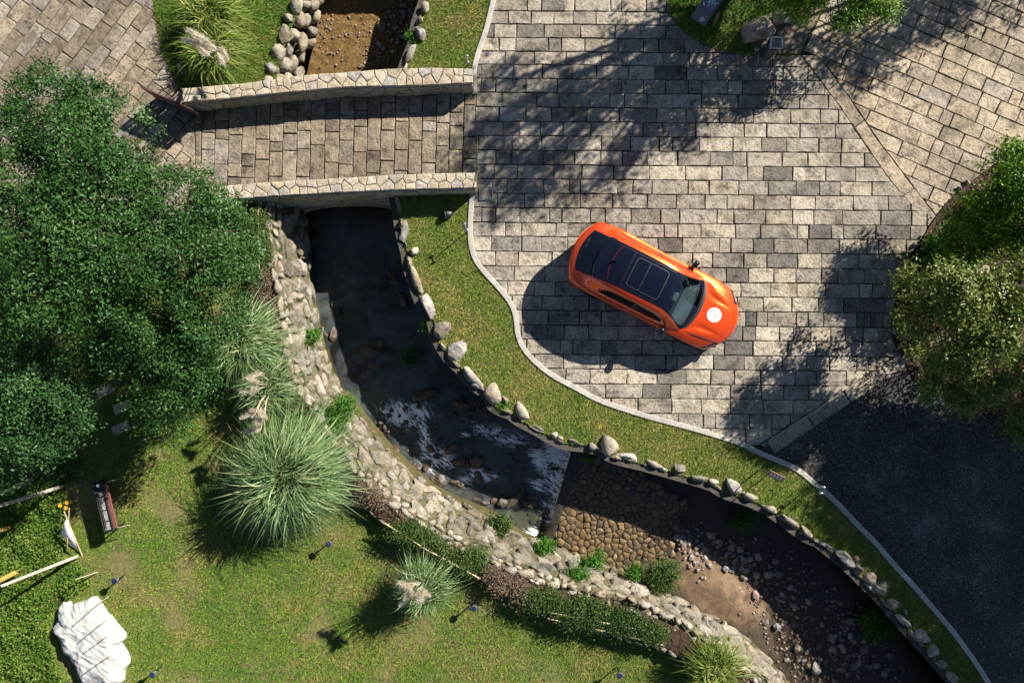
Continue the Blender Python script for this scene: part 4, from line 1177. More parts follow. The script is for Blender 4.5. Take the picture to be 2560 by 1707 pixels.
def build_car(loc, heading):
    car = thing("car", "bright orange SUV with black glass roof parked askew on the stone plaza", "car", (0, 0, 0))
    K = {}
    xs = np.array([-2.56, -2.52, -2.40, -2.05, -1.68, -1.2, -0.6, 0.0, 0.36, 0.75, 1.1, 1.32, 1.44, 1.8, 2.2, 2.42, 2.52, 2.57])
    bow = np.array([-.32, -.32, -.30, -.24, -.16, -.06, 0.0, .05, .11, .17, .23, .26, .27, .33, .42, .46, .47, .47])
    Y = np.array([  # c0..c8 per station
        [.90, .91, .92, .91, .84, .74, .62, .32, 0], [.92, .94, .94, .93, .86, .75, .63, .32, 0], [.94, .97, .96, .95, .87, .74, .62, .31, 0], [.95, 1.0, .98, .985, .88, .735, .60, .30, 0],
        [.94, 1.0, .985, 1.0, .885, .735, .585, .30, 0], [.92, .985, .97, .995, .885, .735, .575, .29, 0], [.90, .965, .945, .97, .875, .73, .57, .285, 0], [.90, .96, .94, .96, .87, .72, .56, .28, 0],
        [.90, .96, .945, .96, .865, .71, .555, .28, 0], [.90, .965, .955, .965, .86, .735, .61, .31, 0], [.91, .975, .965, .975, .855, .775, .70, .35, 0], [.92, .985, .975, .985, .85, .79, .74, .37, 0],
        [.92, .99, .98, .99, .85, .77, .60, .38, 0], [.93, .995, .985, .99, .85, .73, .52, .36, 0], [.92, .97, .965, .965, .84, .68, .45, .30, 0], [.90, .94, .945, .945, .82, .64, .42, .26, 0], [.88, .92, .93, .925, .81, .62, .40, .24, 0], [.86, .89, .90, .89, .79, .60, .38, .22, 0]])
    Z = np.array([
        [.45, .55, .72, .90, .96, .98, .99, 1.0, 1.0], [.42, .52, .72, .97, 1.03, 1.05, 1.06, 1.065, 1.07], [.38, .50, .74, 1.0, 1.08, 1.12, 1.14, 1.155, 1.16], [.30, .46, .76, 1.02, 1.10, 1.21, 1.29, 1.33, 1.345],
        [.27, .45, .76, 1.02, 1.10, 1.33, 1.46, 1.51, 1.525], [.26, .44, .74, 1.0, 1.07, 1.44, 1.565, 1.615, 1.63], [.25, .43, .72, .97, 1.04, 1.49, 1.60, 1.65, 1.665], [.25, .43, .70, .95, 1.02, 1.475, 1.58, 1.63, 1.645],
        [.25, .43, .69, .94, 1.01, 1.42, 1.52, 1.575, 1.59], [.25, .43, .68, .93, 1.0, 1.24, 1.33, 1.40, 1.42], [.25, .43, .67, .92, .99, 1.06, 1.10, 1.16, 1.18], [.25, .43, .67, .91, .985, 1.01, 1.025, 1.05, 1.06],
        [.25, .43, .66, .90, .98, 1.00, 1.01, 1.03, 1.035], [.27, .45, .66, .88, .955, .985, 1.0, 1.015, 1.02], [.30, .46, .66, .82, .885, .925, .95, .965, .97], [.34, .48, .64, .765, .815, .85, .87, .885, .89], [.38, .50, .62, .72, .76, .79, .81, .82, .825], [.42, .50, .60, .66, .69, .71, .725, .735, .74]])
    nst, sub = 190, 5
    xd = np.linspace(xs[0], xs[-1], nst)
    def smooth_interp(a):
        # monotone-ish cubic through stations
        out = np.zeros(nst)
        m = np.gradient(a, xs)
        d = np.diff(a) / np.diff(xs)
        for i in range(len(d)):
            if d[i] == 0: m[i] = m[i + 1] = 0
        idx = np.clip(np.searchsorted(xs, xd) - 1, 0, len(xs) - 2)
        h = xs[idx + 1] - xs[idx]; t = (xd - xs[idx]) / h
        return (2 * t**3 - 3 * t**2 + 1) * a[idx] + (t**3 - 2 * t**2 + t) * h * m[idx] + (-2 * t**3 + 3 * t**2) * a[idx + 1] + (t**3 - t**2) * h * m[idx + 1]
    Yd = np.stack([smooth_interp(Y[:, k]) for k in range(9)], 1); Zd = np.stack([smooth_interp(Z[:, k]) for k in range(9)], 1); Bd = smooth_interp(bow)
    nk = 8 * sub + 1
    # catmull across the section, mirrored at the centre
    def across(A, odd):
        first = 2 * A[:, :1] - A[:, 1:2]; last = (-A[:, 7:8] if odd else A[:, 7:8])
        q = np.concatenate([first, A, last], 1); out = []
        for k in range(1, 9):
            for s in range(sub):
                t = s / sub; a, b, c, d = q[:, k - 1], q[:, k], q[:, k + 1], q[:, k + 2]
                tau = 0.35
                m1, m2 = tau * (c - a), tau * (d - b)
                out.append((2 * t**3 - 3 * t**2 + 1) * b + (t**3 - 2 * t**2 + t) * m1 + (-2 * t**3 + 3 * t**2) * c + (t**3 - t**2) * m2)
        out.append(A[:, 8]); return np.stack(out, 1)
    Yg, Zg = across(Yd, True), across(Zd, False)
    # bonnet creases
    Xg = xd[:, None] - Bd[:, None] * (Yg / 0.9) ** 2
    hood = np.clip((xd[:, None] - 1.42) / 0.3, 0, 1) * np.clip((2.5 - xd[:, None]) / 0.5, 0, 1)
    yc = 0.56 - 0.16 * (xd[:, None] - 1.4)
    Zg = Zg + hood * (0.030 / (1 + np.exp(-(np.abs(Yg) - yc) * 55)) - 0.028 / (1 + np.exp(-(np.abs(Yg) - yc - 0.22) * 40)))
    yr = 0.36 + 0.05 * (xd[:, None] - 1.4)
    Zg = Zg + hood * (-0.020 / (1 + np.exp(-(np.abs(Yg) - yr) * 60)) + 0.010)
    def gid(i, j, s): return (i * nk + j) if s > 0 or j == nk - 1 else nst * nk + i * (nk - 1) + j
    VR = np.stack([Xg, -Yg, Zg], 2).reshape(-1, 3)          # right side (y negative)
    VL = np.stack([Xg[:, :-1], Yg[:, :-1], Zg[:, :-1]], 2).reshape(-1, 3)
    VA = np.vstack([VR, VL])
    kk = np.arange(nk - 1) / sub + 0.5 / sub                 # curve coordinate of each face row
    groups = {}
    WX = (1.52, -1.50)
    for i in range(nst - 1):
        x = (xd[i] + xd[i + 1]) / 2
        for j in range(nk - 1):
            k = kk[j]
            zc = Zg[i:i + 2, j:j + 2].mean(); xc = Xg[i:i + 2, j:j + 2].mean()
            g = 'body'
            if k < 2.2 and min(math.hypot(xc - w, zc - 0.38) for w in WX) < 0.44: continue
            if 4.12 < k < 4.98 and -1.62 + 0.55 * (k - 4.12) ** 1.0 * 0.9 < x < 0.86 - 0.42 * (k - 4.12):
                g = 'pillar' if abs(x + 0.30) < 0.05 else ('side_window_r' if x < -0.30 else 'side_window_f')
            elif k > 6 and -1.80 < x < 0.37: g = 'roof'
            elif k > 6 and x <= -1.80 and x > -2.36: g = 'rear_frame' if (x > -1.90 or x < -2.30 or k < 6.25) else 'rear_window'
            elif k > 6 and 0.37 <= x < 1.32: g = 'windscreen' if (k > 6.18 and x > 0.42 and x < 1.27) else 'screen_frame'
            elif k > 6.0 and 1.32 <= x < 1.415: g = 'cowl'
            elif k > 5.3 and 1.425 <= x < 2.44: g = 'bonnet'
            elif 1.2 < k < 4.05 and -0.31 < x < 0.78: g = 'door_f'
            elif 1.2 < k < 4.05 and -1.18 < x < -0.33 and min(math.hypot(xc - w, zc - 0.38) for w in WX) > 0.5: g = 'door_r'
            elif 3.3 < k < 5.25 and 2.40 < x < 2.52: g = 'headlight'
            elif 3.0 < k < 5.6 and -2.545 < x < -2.525: g = 'tail_light'
            for s in (1, -1):
                f = [gid(i, j, s), gid(i, j + 1, s), gid(i + 1, j + 1, s), gid(i + 1, j, s)]
                if s > 0: f = f[::-1]
                gk = g
                if g in ('side_window_r', 'side_window_f', 'pillar', 'door_f', 'door_r', 'headlight', 'tail_light'): gk = g + ('R' if s > 0 else 'L')
                groups.setdefault(gk, []).append(tuple(f))
    # end caps
    for i, flip in ((0, False), (nst - 1, True)):
        ring = [gid(i, j, 1) for j in range(nk)] + [gid(i, j, -1) for j in range(nk - 2, -1, -1)]
        groups['body'].append(tuple(ring if flip else ring[::-1]))
    names = {'body': ('body', 'orange'), 'roof': ('roof', 'black_gloss'), 'rear_frame': ('rear_window_frame', 'black_gloss'), 'rear_window': ('rear_window', 'glass_dark'), 'windscreen': ('windscreen', 'glass'), 'screen_frame': ('windscreen_frame', 'black_gloss'), 'cowl': ('cowl', 'black_trim'), 'bonnet': ('bonnet', 'orange')}
    made = {}
    for g, fs in groups.items():
        if g in names: nm, mt = names[g]
        elif g.startswith('side_window'): nm, mt = 'side_window', 'glass_dark'
        elif g.startswith('pillar'): nm, mt = 'door_pillar', 'black_trim'
        elif g.startswith('door'): nm, mt = 'door', 'orange'
        elif g.startswith('headlight'): nm, mt = 'headlight', 'black_gloss'
        else: nm, mt = 'tail_light', 'lamp_red'
        used = sorted({v for f in fs for v in f}); mp = {v: n for n, v in enumerate(used)}
        made[g] = part(nm, ([VA[v] for v in used], [tuple(mp[v] for v in f) for f in fs]), M[mt], car, True)
    body_bvh = BVHTree.FromPolygons([tuple(v) for v in VA], [f for fs in groups.values() for f in fs])
    def drop(x, y, up=0.004):
        h = body_bvh.ray_cast(Vector((x, y, 5)), Vector((0, 0, -1)))
        return Vector((x, y, h[0].z + up)) if h[0] else Vector((x, y, 0.9))
    def ribbon(pts, w, up=0.005):
        V, F = [], []
        for i, p in enumerate(pts):
            a = Vector(pts[max(i - 1, 0)]); b = Vector(pts[min(i + 1, len(pts) - 1)])
            d = (b - a); n = Vector((-d.y, d.x)).normalized() * w / 2
            V += [drop(p[0] + n.x, p[1] + n.y, up), drop(p[0] - n.x, p[1] - n.y, up)]
        F = [(2 * i, 2 * i + 1, 2 * i + 3, 2 * i + 2) for i in range(len(pts) - 1)]
        return V, F
    # sunroof outline, cross bar, spoiler edge
    def rrect(x0, x1, y0, y1, r):
        pts = []
        for cx, cy, a0 in ((x1 - r, y1 - r, 0), (x0 + r, y1 - r, 90), (x0 + r, y0 + r, 180), (x1 - r, y0 + r, 270)):
            for a in range(0, 91, 15): pts.append((cx + r * math.cos(math.radians(a0 + a)), cy + r * math.sin(math.radians(a0 + a))))
        pts.append(pts[0]); out = []
        for p, q in zip(pts[:-1], pts[1:]):
            n = max(1, int(math.dist(p, q) / 0.06))
            out += [(p[0] + (q[0] - p[0]) * t / n, p[1] + (q[1] - p[1]) * t / n) for t in range(n)]
        out.append(pts[0]); return out
    rub = flat_mat('sunroof_seal', (0.10, 0.095, 0.085), 0.5)
    part("sunroof_seal", ribbon(rrect(-0.86, 0.09, -0.41, 0.41, 0.09), 0.007), rub, made['roof'])
    part("sunroof_bar", ribbon([(-0.48, -0.41 + 0.82 * t / 12) for t in range(13)], 0.006), rub, made['roof'])
    for yy_ in (-0.50, 0.50): part("roof_seam", ribbon([(-1.5 + 1.75 * t / 24, yy_) for t in range(25)], 0.008), M['black_trim'], made['roof'])
    part("roof_seam", ribbon([(-0.98, -0.5 + t / 12) for t in range(13)], 0.010), M['black_trim'], made['roof'])
    # rear spoiler lip over the rear window
    V = []
    n = 24
    for i in range(n + 1):
        y = -0.60 + 1.2 * i / n; x = -1.74 + 0.13 * (y / .6) ** 2
        z = drop(x + 0.05, y, 0).z
        V += [(x + 0.10, y, z + 0.004), (x - 0.10, y, z + 0.018), (x - 0.13, y, z + 0.004), (x - 0.06, y, z - 0.03)]
    F = [(i * 4 + m, i * 4 + m + 1, (i + 1) * 4 + m + 1, (i + 1) * 4 + m) for i in range(n) for m in range(3)]
    part("rear_spoiler", (V, F), M['black_gloss'], car, True)
    part("roof_seam", ribbon([(-1.45 + 0.10 * ((-0.5 + t / 12) / .5) ** 2, -0.5 + t / 12) for t in range(13)], 0.007), M['lamp_red'], made['roof'])
    # shark fin antenna
    b = drop(-1.36, 0, 0).z
    part("antenna_fin", ([(-1.30, 0, b), (-1.46, .03, b - .01), (-1.46, -.03, b - .01), (-1.46, 0, b + .07), (-1.40, 0, b + .06)], [(0, 4, 1), (4, 3, 1), (0, 2, 4), (4, 2, 3), (1, 3, 2)]), M['black_gloss'], car)
    # door seams
    for s in (1, -1):
        for sx in (-0.32, 0.78, -1.18):
            i = int(np.argmin(np.abs(xd - sx)))
            for kind in (0,):
                pts = []
                for j in range(int(1.3 * sub), int(4.1 * sub)):
                    p = Vector((Xg[i, j], -s * Yg[i, j], Zg[i, j])); q = Vector((Xg[i + 1, j], -s * Yg[i + 1, j], Zg[i + 1, j]))
                    nrm = Vector((0, -s, 0.25)).normalized() * 0.003
                    pts.append((p + nrm, p + nrm + (q - p).normalized() * 0.016))
                V = [v for pr in pts for v in pr]
                part("door_seam", (V, [(2 * m, 2 * m + 1, 2 * m + 3, 2 * m + 2) for m in range(len(pts) - 1)]), M['black_trim'], made['door_f' + ('R' if s > 0 else 'L')] if sx > -1 else made['door_r' + ('R' if s > 0 else 'L')])
    # bonnet shut lines
    for s in (1, -1):
        i0, i1 = int(np.argmin(np.abs(xd - 1.43))), int(np.argmin(np.abs(xd - 2.44)))
        j = int(5.3 * sub)
        V = []
        for i in range(i0, i1):
            p = Vector((Xg[i, j], -s * Yg[i, j], Zg[i, j] + .003)); V += [p, p + Vector((0, -s * 0.015, 0.001))]
        part("bonnet_seam", (V, [(2 * m, 2 * m + 1, 2 * m + 3, 2 * m + 2) for m in range(i1 - i0 - 1)]), M['black_trim'], made['bonnet'])
        # headlight light strip
        hl = made['headlight' + ('R' if s > 0 else 'L')]
        pts = []
        i = int(np.argmin(np.abs(xd - 2.475)))
        for j in range(int(3.7 * sub), int(5.1 * sub)):
            p = Vector((Xg[i, j] , -s * Yg[i, j], Zg[i, j] + 0.004)); q = Vector((Xg[i + 2, j], -s * Yg[i + 2, j], Zg[i + 2, j] + 0.004)); pts += [p, p.lerp(q, 0.55)]
        part("light_strip", (pts, [(2 * m, 2 * m + 1, 2 * m + 3, 2 * m + 2) for m in range(len(pts) // 2 - 1)]), M['lamp_white'], hl)
        # fender vent
        V = []
        for (x, k) in ((1.08, 2.9), (1.30, 2.55), (1.33, 2.75), (1.10, 3.15)):
            i = int(np.argmin(np.abs(xd - x))); j = int(k * sub); V.append(Vector((Xg[i, j], -s * (Yg[i, j] + 0.006), Zg[i, j])))
        part("wing_vent", (V, [(0, 1, 2, 3)]), M['black_trim'], car)
        # mirrors
        mx, my, mz = 0.70, -s * 1.04, 1.06
        mv = []
        for a in range(10):
            t = 2 * math.pi * a / 10
            for rr_, dx in ((0.6, 0.075), (1.0, 0.04), (1.0, -0.04), (0.82, -0.07)):
                mv.append((mx + dx - 0.08 * (abs(my + s * 0.0) * 0) + 0.02 * math.cos(t) * s * -1, my + 0.125 * rr_ * math.cos(t), mz + 0.075 * rr_ * math.sin(t)))
        mf = [(a * 4 + m, a * 4 + m + 1, ((a + 1) % 10) * 4 + m + 1, ((a + 1) % 10) * 4 + m) for a in range(10) for m in range(3)] + [tuple(a * 4 for a in range(10)), tuple(a * 4 + 3 for a in range(9, -1, -1))]
        mir = part("mirror", (mv, mf), M['black_gloss'], car, True)
        part("mirror_arm", tube([(mx + .02, -s * 0.86, 1.0), (mx, -s * 0.98, 1.03)], 0.025, 6), M['black_gloss'], mir)
    # bonnet roundel with marks, nose badge
    def disc(cx, cy, r, up, n=40):
        V = [drop(cx, cy, up)]; F = []
        for q in (0.5, 1.0):
            for a in range(n): V.append(drop(cx + r * q * math.cos(2 * math.pi * a / n), cy + r * q * math.sin(2 * math.pi * a / n), up))
        for a in range(n):
            b = (a + 1) % n
            F += [(0, 1 + a, 1 + b), (1 + a, 1 + n + a, 1 + n + b, 1 + b)]
        return V, F
    st = part("round_sticker", disc(1.80, 0.03, 0.205, 0.006), M['white_vinyl'], car)
    def patch(poly, up): return [drop(x, y, up) for x, y in poly], [tuple(range(len(poly)))]
    part("sticker_gold_bar", patch([(1.775, 0.015), (1.775, 0.05), (1.885, 0.04), (1.885, 0.005)][::-1], 0.010), M['gold'], st)
    part("sticker_shield", patch([(1.645, 0.075), (1.66, 0.045), (1.69, 0.045), (1.70, 0.06), (1.69, 0.085), (1.66, 0.095)], 0.010), M['ink'], st)
    part("sticker_shield_field", patch([(1.66, 0.07), (1.668, 0.056), (1.684, 0.057), (1.686, 0.066), (1.68, 0.078)], 0.013), M['white_vinyl'], st)
    part("sticker_script", ribbon([(1.95, 0.02), (1.935, 0.0), (1.955, -0.012), (1.94, -0.03), (1.958, -0.04), (1.93, -0.06)], 0.010, 0.010), M['ink'], st)
    bd = part("nose_badge", patch([(2.475, 0), (2.485, .028), (2.51, .03), (2.535, .022), (2.545, 0), (2.535, -.022), (2.51, -.03), (2.485, -.028)][::-1], 0.006), M['ink'], car)
    part("badge_rim", ribbon([(2.49, 0), (2.497, .02), (2.512, .021), (2.528, .014), (2.532, 0), (2.528, -.014), (2.512, -.021), (2.497, -.02), (2.49, 0)], 0.006, 0.008), M['gold'], bd)
    # grille and intakes under the nose, dark under body, splitter
    part("grille", join(box(2.40, 0, .52, .30, 1.0, .12, 0, .03), box(2.16, .62, .45, .30, .34, .22, -.6, .03), box(2.16, -.62, .45, .30, .34, .22, .6, .03)), M['black_trim'], car)
    spl = []
    for a in range(21):
        y = -0.95 + 1.9 * a / 20; x = 2.60 - 0.47 * (y / .9) ** 2
        spl += [(x, y, .30), (x - .18, y, .26), (x - .18, y, .36)]
    part("front_splitter", (spl, [(a * 3 + m, (a + 1) * 3 + m, (a + 1) * 3 + (m + 1) % 3, a * 3 + (m + 1) % 3) for a in range(20) for m in range(3)]), M['black_trim'], car)
    part("underbody", join(box(0, 0, .34, 4.4, 1.3, .2, 0, .05), box(0, 0, .33, 1.9, 1.82, .16, 0, .03)), M['black_trim'], car)
    # wheels
    for wx in WX:
        for s in (1, -1):
            wy = s * 0.83
            V, F = [], []
            prof = [(0.26, -0.13), (0.35, -0.145), (0.385, -0.11), (0.39, 0), (0.385, 0.11), (0.35, 0.145), (0.26, 0.13)]
            n = 28
            for a in range(n):
                t = 2 * math.pi * a / n
                for r, o in prof: V.append((wx + r * math.cos(t), wy + o, 0.39 + r * math.sin(t)))
            m_ = len(prof)
            for a in range(n):
                b2 = (a + 1) % n
                for q in range(m_ - 1): F.append((a * m_ + q, a * m_ + q + 1, b2 * m_ + q + 1, b2 * m_ + q))
            wh = part("wheel", (V, F), M['tyre'], car, True)
            parts = []
            for a in range(10):
                t = 2 * math.pi * a / 10
                parts.append(tube([(wx, wy + s * 0.10, 0.39), (wx + .26 * math.cos(t), wy + s * 0.11, 0.39 + .26 * math.sin(t))], [0.03, 0.018], 5))
            part("rim", join(*parts), M['rim'], wh)
    # interior
    for (x, y) in ((0.0, .38), (0.0, -.38), (-0.95, .42), (-0.95, -.42)):
        st_ = part("seat", join(box(x + .05, y, .62, .55, .50, .18, 0, .06), box(x - .28, y, .92, .18, .50, .55, 0, .07), box(x - .30, y, 1.22, .10, .26, .16, 0, .04)), M['seat'], car)
    part("dashboard", join(box(.95, 0, .88, .55, 1.45, .22, 0, .08), box(.62, 0, .78, .2, .3, .35, 0, .05)), M['dash'], car)
    part("cabin_floor", join(box(-.35, 0, .46, 2.5, 1.55, .05), box(-1.75, 0, .80, .9, 1.3, .06)), M['dash'], car)
    V, F = [], []
    for a in range(20):
        t = 2 * math.pi * a / 20
        for b_ in range(6):
            u = 2 * math.pi * b_ / 6; r = .18 + .018 * math.cos(u)
            V.append((.60 + .018 * math.sin(u) - .3 * r * math.sin(t) * 0.5, -.0 + .38 + r * math.cos(t), .95 + r * math.sin(t) * .9))
    for a in range(20):
        for b_ in range(6): F.append((a * 6 + b_, a * 6 + (b_ + 1) % 6, ((a + 1) % 20) * 6 + (b_ + 1) % 6, ((a + 1) % 20) * 6 + b_))
    part("steering_wheel", (V, F), M['black_trim'], car, True)
    # wipers
    for y0, y1 in ((0.55, -0.10), (-0.05, -0.60)):
        pts = [(1.30 - 0.24 * (y / .8) ** 2 - .035, y) for y in np.linspace(y0, y1, 8)]
        part("wiper", tube([drop(x, y, .02) for x, y in pts], .010, 5), M['black_trim'], car)
    car.location = loc; car.rotation_euler = (0, 0, heading)
    for c in car.children: c.matrix_parent_inverse = Matrix.Identity(4)
    return car
build_car((4.00, 1.52, 0.0), math.radians(-26.8))

# ------------------------------------------------------------------ foliage
def leaves_mesh(name, C, Nrm, size, mat, tone, fold=0.25, aspect=0.55, seed=0):
    """C (n,3) leaf centres, Nrm (n,3) normals, size (n,)"""
    g = np.random.default_rng(seed)
    n = len(C)
    Nrm = Nrm / (np.linalg.norm(Nrm, axis=1)[:, None] + 1e-9)
    r = g.normal(size=(n, 3)); U = np.cross(Nrm, r); U /= (np.linalg.norm(U, axis=1)[:, None] + 1e-9)
    W = np.cross(Nrm, U)
    s = size[:, None]
    a = C - U * s * 0.5; b = C + U * s * 0.5
    c = C + W * s * aspect * 0.5 + Nrm * s * fold * 0.5; d = C - W * s * aspect * 0.5 + Nrm * s * fold * 0.5
    V = np.stack([a, d, b, c], 1).reshape(-1, 3)
    i = np.arange(n)[:, None] * 4
    F = np.concatenate([i + np.array([[0, 1, 2]]), i + np.array([[0, 2, 3]])], 0)
    return np_mesh(name, V, F, mat, False, np.repeat(tone, 4))

def crown_points(blobs, n_clump, per, spread, seed, top_bias=0.55, jitter=0.18, flat=0.6, shell=(0.70, 1.06), gaps=True):
    """blobs: (x,y,z,rx,rz)"""
    g = np.random.default_rng(seed)
    vol = np.array([b[3] ** 2 for b in blobs]); pick = g.choice(len(blobs), n_clump, p=vol / vol.sum())
    B = np.array(blobs)[pick]
    d = g.normal(size=(n_clump, 3)); d[:, 2] = np.where(g.random(n_clump) < top_bias, np.abs(d[:, 2]), d[:, 2])
    d /= np.linalg.norm(d, axis=1)[:, None]
    rad = g.uniform(shell[0], shell[1], n_clump)[:, None]
    lump = np.array([1 + 0.42 * mnoise.noise(Vector((v[0] * 2.6 + b[0], v[1] * 2.6 + b[1], v[2] * 2.6))) for v, b in zip(d, B)])[:, None]
    cc = B[:, :3] + d * rad * lump * np.stack([B[:, 3], B[:, 3], B[:, 4]], 1)
    ct = np.array([0.5 + 0.9 * mnoise.noise(Vector((c[0] * 1.1, c[1] * 1.1, c[2] * 1.1 + seed))) for c in cc]) * .6 + g.random(n_clump) * .4
    gap = np.array([mnoise.noise(Vector((c[0] * 1.25 + 7, c[1] * 1.25 + seed, c[2] * 0.8))) for c in cc])
    gap2 = np.array([mnoise.noise(Vector((c[0] * 3.1, c[1] * 3.1 + seed, c[2] * 2.4))) for c in cc])
    keep = np.ones(n_clump, bool) if not gaps else (gap > -0.13 - 0.22 * g.random(n_clump)) & (gap2 > -0.18 - .2 * g.random(n_clump))
    cc, d, ct = cc[keep], d[keep], ct[keep]; n_clump = len(cc)
    off = g.normal(size=(n_clump, per, 3)) * spread * g.uniform(.7, 1.3, (n_clump, 1, 1)); off[:, :, 2] *= flat
    C = (cc[:, None, :] + off).reshape(-1, 3)
    out = np.repeat(d, per, 0)
    Nn = out * 0.6 + np.array([0, 0, 0.45]) + np.repeat(g.normal(size=(n_clump, 3)) * .35, per, 0) + g.normal(size=C.shape) * 0.55
    tone = np.clip(np.repeat(ct, per) * 0.5 + g.random(len(C)) * 0.5, 0, 1)
    return C, Nn, tone, cc

def woody(name, label, cat, base, blobs, mat, n_clump, per, spread, size, seed, group=None, trunk=0.09, crown_name="crown", flat=0.6, top_bias=0.55, aspect=0.55, stems=1, trunk_name="trunk", branches=True, shell=(0.70, 1.06), gaps=True):
    t = thing(name, label, cat, base, group)
    C, Nn, tone, cc = crown_points(blobs, n_clump, per, spread, seed, top_bias, flat=flat, shell=shell, gaps=gaps)
    zmin = base[2] + 0.02
    C[:, 2] = np.maximum(C[:, 2], zmin + np.random.default_rng(seed).random(len(C)) * 0.1)
    g = np.random.default_rng(seed + 1)
    obj(crown_name, leaves_mesh(crown_name, C, Nn, size * g.uniform(.65, 1.35, len(C)), mat, tone, seed=seed, aspect=aspect), t)
    rr = random.Random(seed)
    b = Vector(base)
    cen = Vector(np.mean(np.array(blobs)[:, :3], 0))
    fork = b.lerp(Vector((cen.x, cen.y, cen.z)), 0.45) if stems == 1 else b
    if stems == 1:
        part(trunk_name, tube([b - Vector((0, 0, .1)), b.lerp(fork, .5) + Vector((rr.uniform(-.06, .06), rr.uniform(-.06, .06), 0)), fork], [trunk, trunk * .8, trunk * .65], 9), M['bark'], t, True)
    if branches:
        parts = []
        for bl in blobs:
            e = Vector(bl[:3]); st = fork if stems == 1 else b + Vector((rr.uniform(-.08, .08), rr.uniform(-.08, .08), 0))
            m = st.lerp(e, .5) + Vector((rr.uniform(-.1, .1), rr.uniform(-.1, .1), rr.uniform(0, .15)))
            parts.append(tube([st, m, e], [trunk * .5, trunk * .35, trunk * .2], 6))
            near = cc[np.argsort(np.linalg.norm(cc - np.array(bl[:3]), axis=1))[:: max(1, len(cc) // (len(blobs) * 9))]][:8]
            for q in near:
                parts.append(tube([e, Vector(q)], [trunk * .16, trunk * .05], 4))
        part("branches" if stems == 1 else trunk_name, join(*parts), M['bark'], t, True)
    return t

M['leaf_dark'] = leaf_mat('dark_green_leaves', [(0.0, (0.013, 0.035, 0.008)), (0.35, (0.026, 0.073, 0.015)), (0.7, (0.048, 0.115, 0.025)), (0.94, (0.091, 0.166, 0.046)), (1.0, (0.229, 0.238, 0.051))], 0.38, 0.22)
M['leaf_blue'] = leaf_mat('blue_green_leaves', [(0.0, (0.013, 0.038, 0.010)), (0.5, (0.038, 0.098, 0.026)), (0.92, (0.085, 0.165, 0.055)), (1.0, (0.17, 0.20, 0.06))], 0.4, 0.22)
M['leaf_olive'] = leaf_mat('olive_leaves', [(0.0, (0.029, 0.054, 0.008)), (0.4, (0.096, 0.136, 0.027)), (0.75, (0.206, 0.247, 0.061)), (1.0, (0.442, 0.463, 0.178))], 0.35, 0.22)
M['leaf_yellow'] = leaf_mat('yellow_green_leaves', [(0.0, (0.034, 0.092, 0.011)), (0.45, (0.096, 0.207, 0.023)), (0.8, (0.252, 0.363, 0.028)), (0.95, (0.546, 0.560, 0.043)), (1.0, (0.734, 0.487, 0.043))], 0.4, 0.28)
M['leaf_fresh'] = leaf_mat('fresh_green_leaves', [(0.0, (0.022, 0.075, 0.008)), (0.5, (0.062, 0.178, 0.017)), (1.0, (0.150, 0.300, 0.040))], 0.45, 0.3)
M['leaf_hedge'] = leaf_mat('hedge_leaves', [(0.0, (0.019, 0.044, 0.008)), (0.5, (0.062, 0.112, 0.025)), (0.82, (0.122, 0.171, 0.040)), (0.9, (0.204, 0.150, 0.069)), (1.0, (0.260, 0.136, 0.075))], 0.45, 0.25)
M['leaf_dry'] = leaf_mat('dry_twigs', [(0.0, (0.069, 0.048, 0.034)), (0.6, (0.191, 0.136, 0.096)), (1.0, (0.287, 0.218, 0.136))], 0.7, 0.1)
M['leaf_weed'] = leaf_mat('weed_leaves', [(0.0, (0.027, 0.075, 0.008)), (0.5, (0.082, 0.171, 0.017)), (0.9, (0.191, 0.260, 0.040)), (1.0, (0.327, 0.273, 0.096))], 0.5, 0.3)
M['pampas'] = leaf_mat('pampas_blades', [(0.0, (0.05, 0.095, 0.025)), (0.5, (0.14, 0.225, 0.085)), (0.85, (0.25, 0.33, 0.15)), (1.0, (0.42, 0.40, 0.20))], 0.4, 0.2)
M['pampas_y'] = leaf_mat('yellowing_pampas_blades', [(0.0, (0.055, 0.102, 0.011)), (0.5, (0.150, 0.218, 0.030)), (0.85, (0.273, 0.314, 0.069)), (1.0, (0.464, 0.409, 0.164))], 0.5, 0.25)
M['plume'] = leaf_mat('plume_hairs', [(0.0, (0.74, 0.67, 0.52)), (0.5, (0.88, 0.82, 0.68)), (1.0, (0.95, 0.92, 0.82))], 0.8, 0.45, tint=(1.0, 1.0, 0.95))
M['far_leaf'] = leaf_mat('tall_tree_leaves', [(0.0, (0.015, 0.035, 0.008)), (1.0, (0.06, 0.10, 0.025))], 0.5, 0.2)

def B(px, py, z, r, rz=None):
    q = P(px, py, z); return (q[0], q[1], z, r, rz if rz else r * 0.75)

# --- trees over the garden path (left)
woody("tree", "dark green broadleaf tree spreading over the end of the bridge path", "tree", P(215, 450, 0),
      [B(120, 290, 3.0, 1.15), B(225, 270, 3.1, .75), B(200, 380, 3.7, 1.3), B(60, 330, 3.0, .9), B(310, 370, 3.0, .85), B(370, 440, 2.7, .75), B(240, 470, 3.9, 1.35), B(70, 440, 3.6, 1.2), B(330, 500, 3.4, 1.0)], M['leaf_dark'], 1150, 46, .13, .078, 301, "garden trees on the left")
woody("tree", "dark green tree overhanging the vine covered stream wall below the bridge", "tree", P(470, 690, ZG),
      [B(440, 560, 3.5, 1.2), B(530, 560, 2.8, .9), B(590, 640, 2.4, .75), B(500, 660, 3.6, 1.2), B(400, 680, 3.9, 1.2), B(560, 720, 2.8, .85), B(510, 790, 2.9, .95), B(420, 800, 3.4, 1.1), B(470, 500, 2.7, .8)], M['leaf_dark'], 1150, 46, .13, .075, 302, "garden trees on the left")
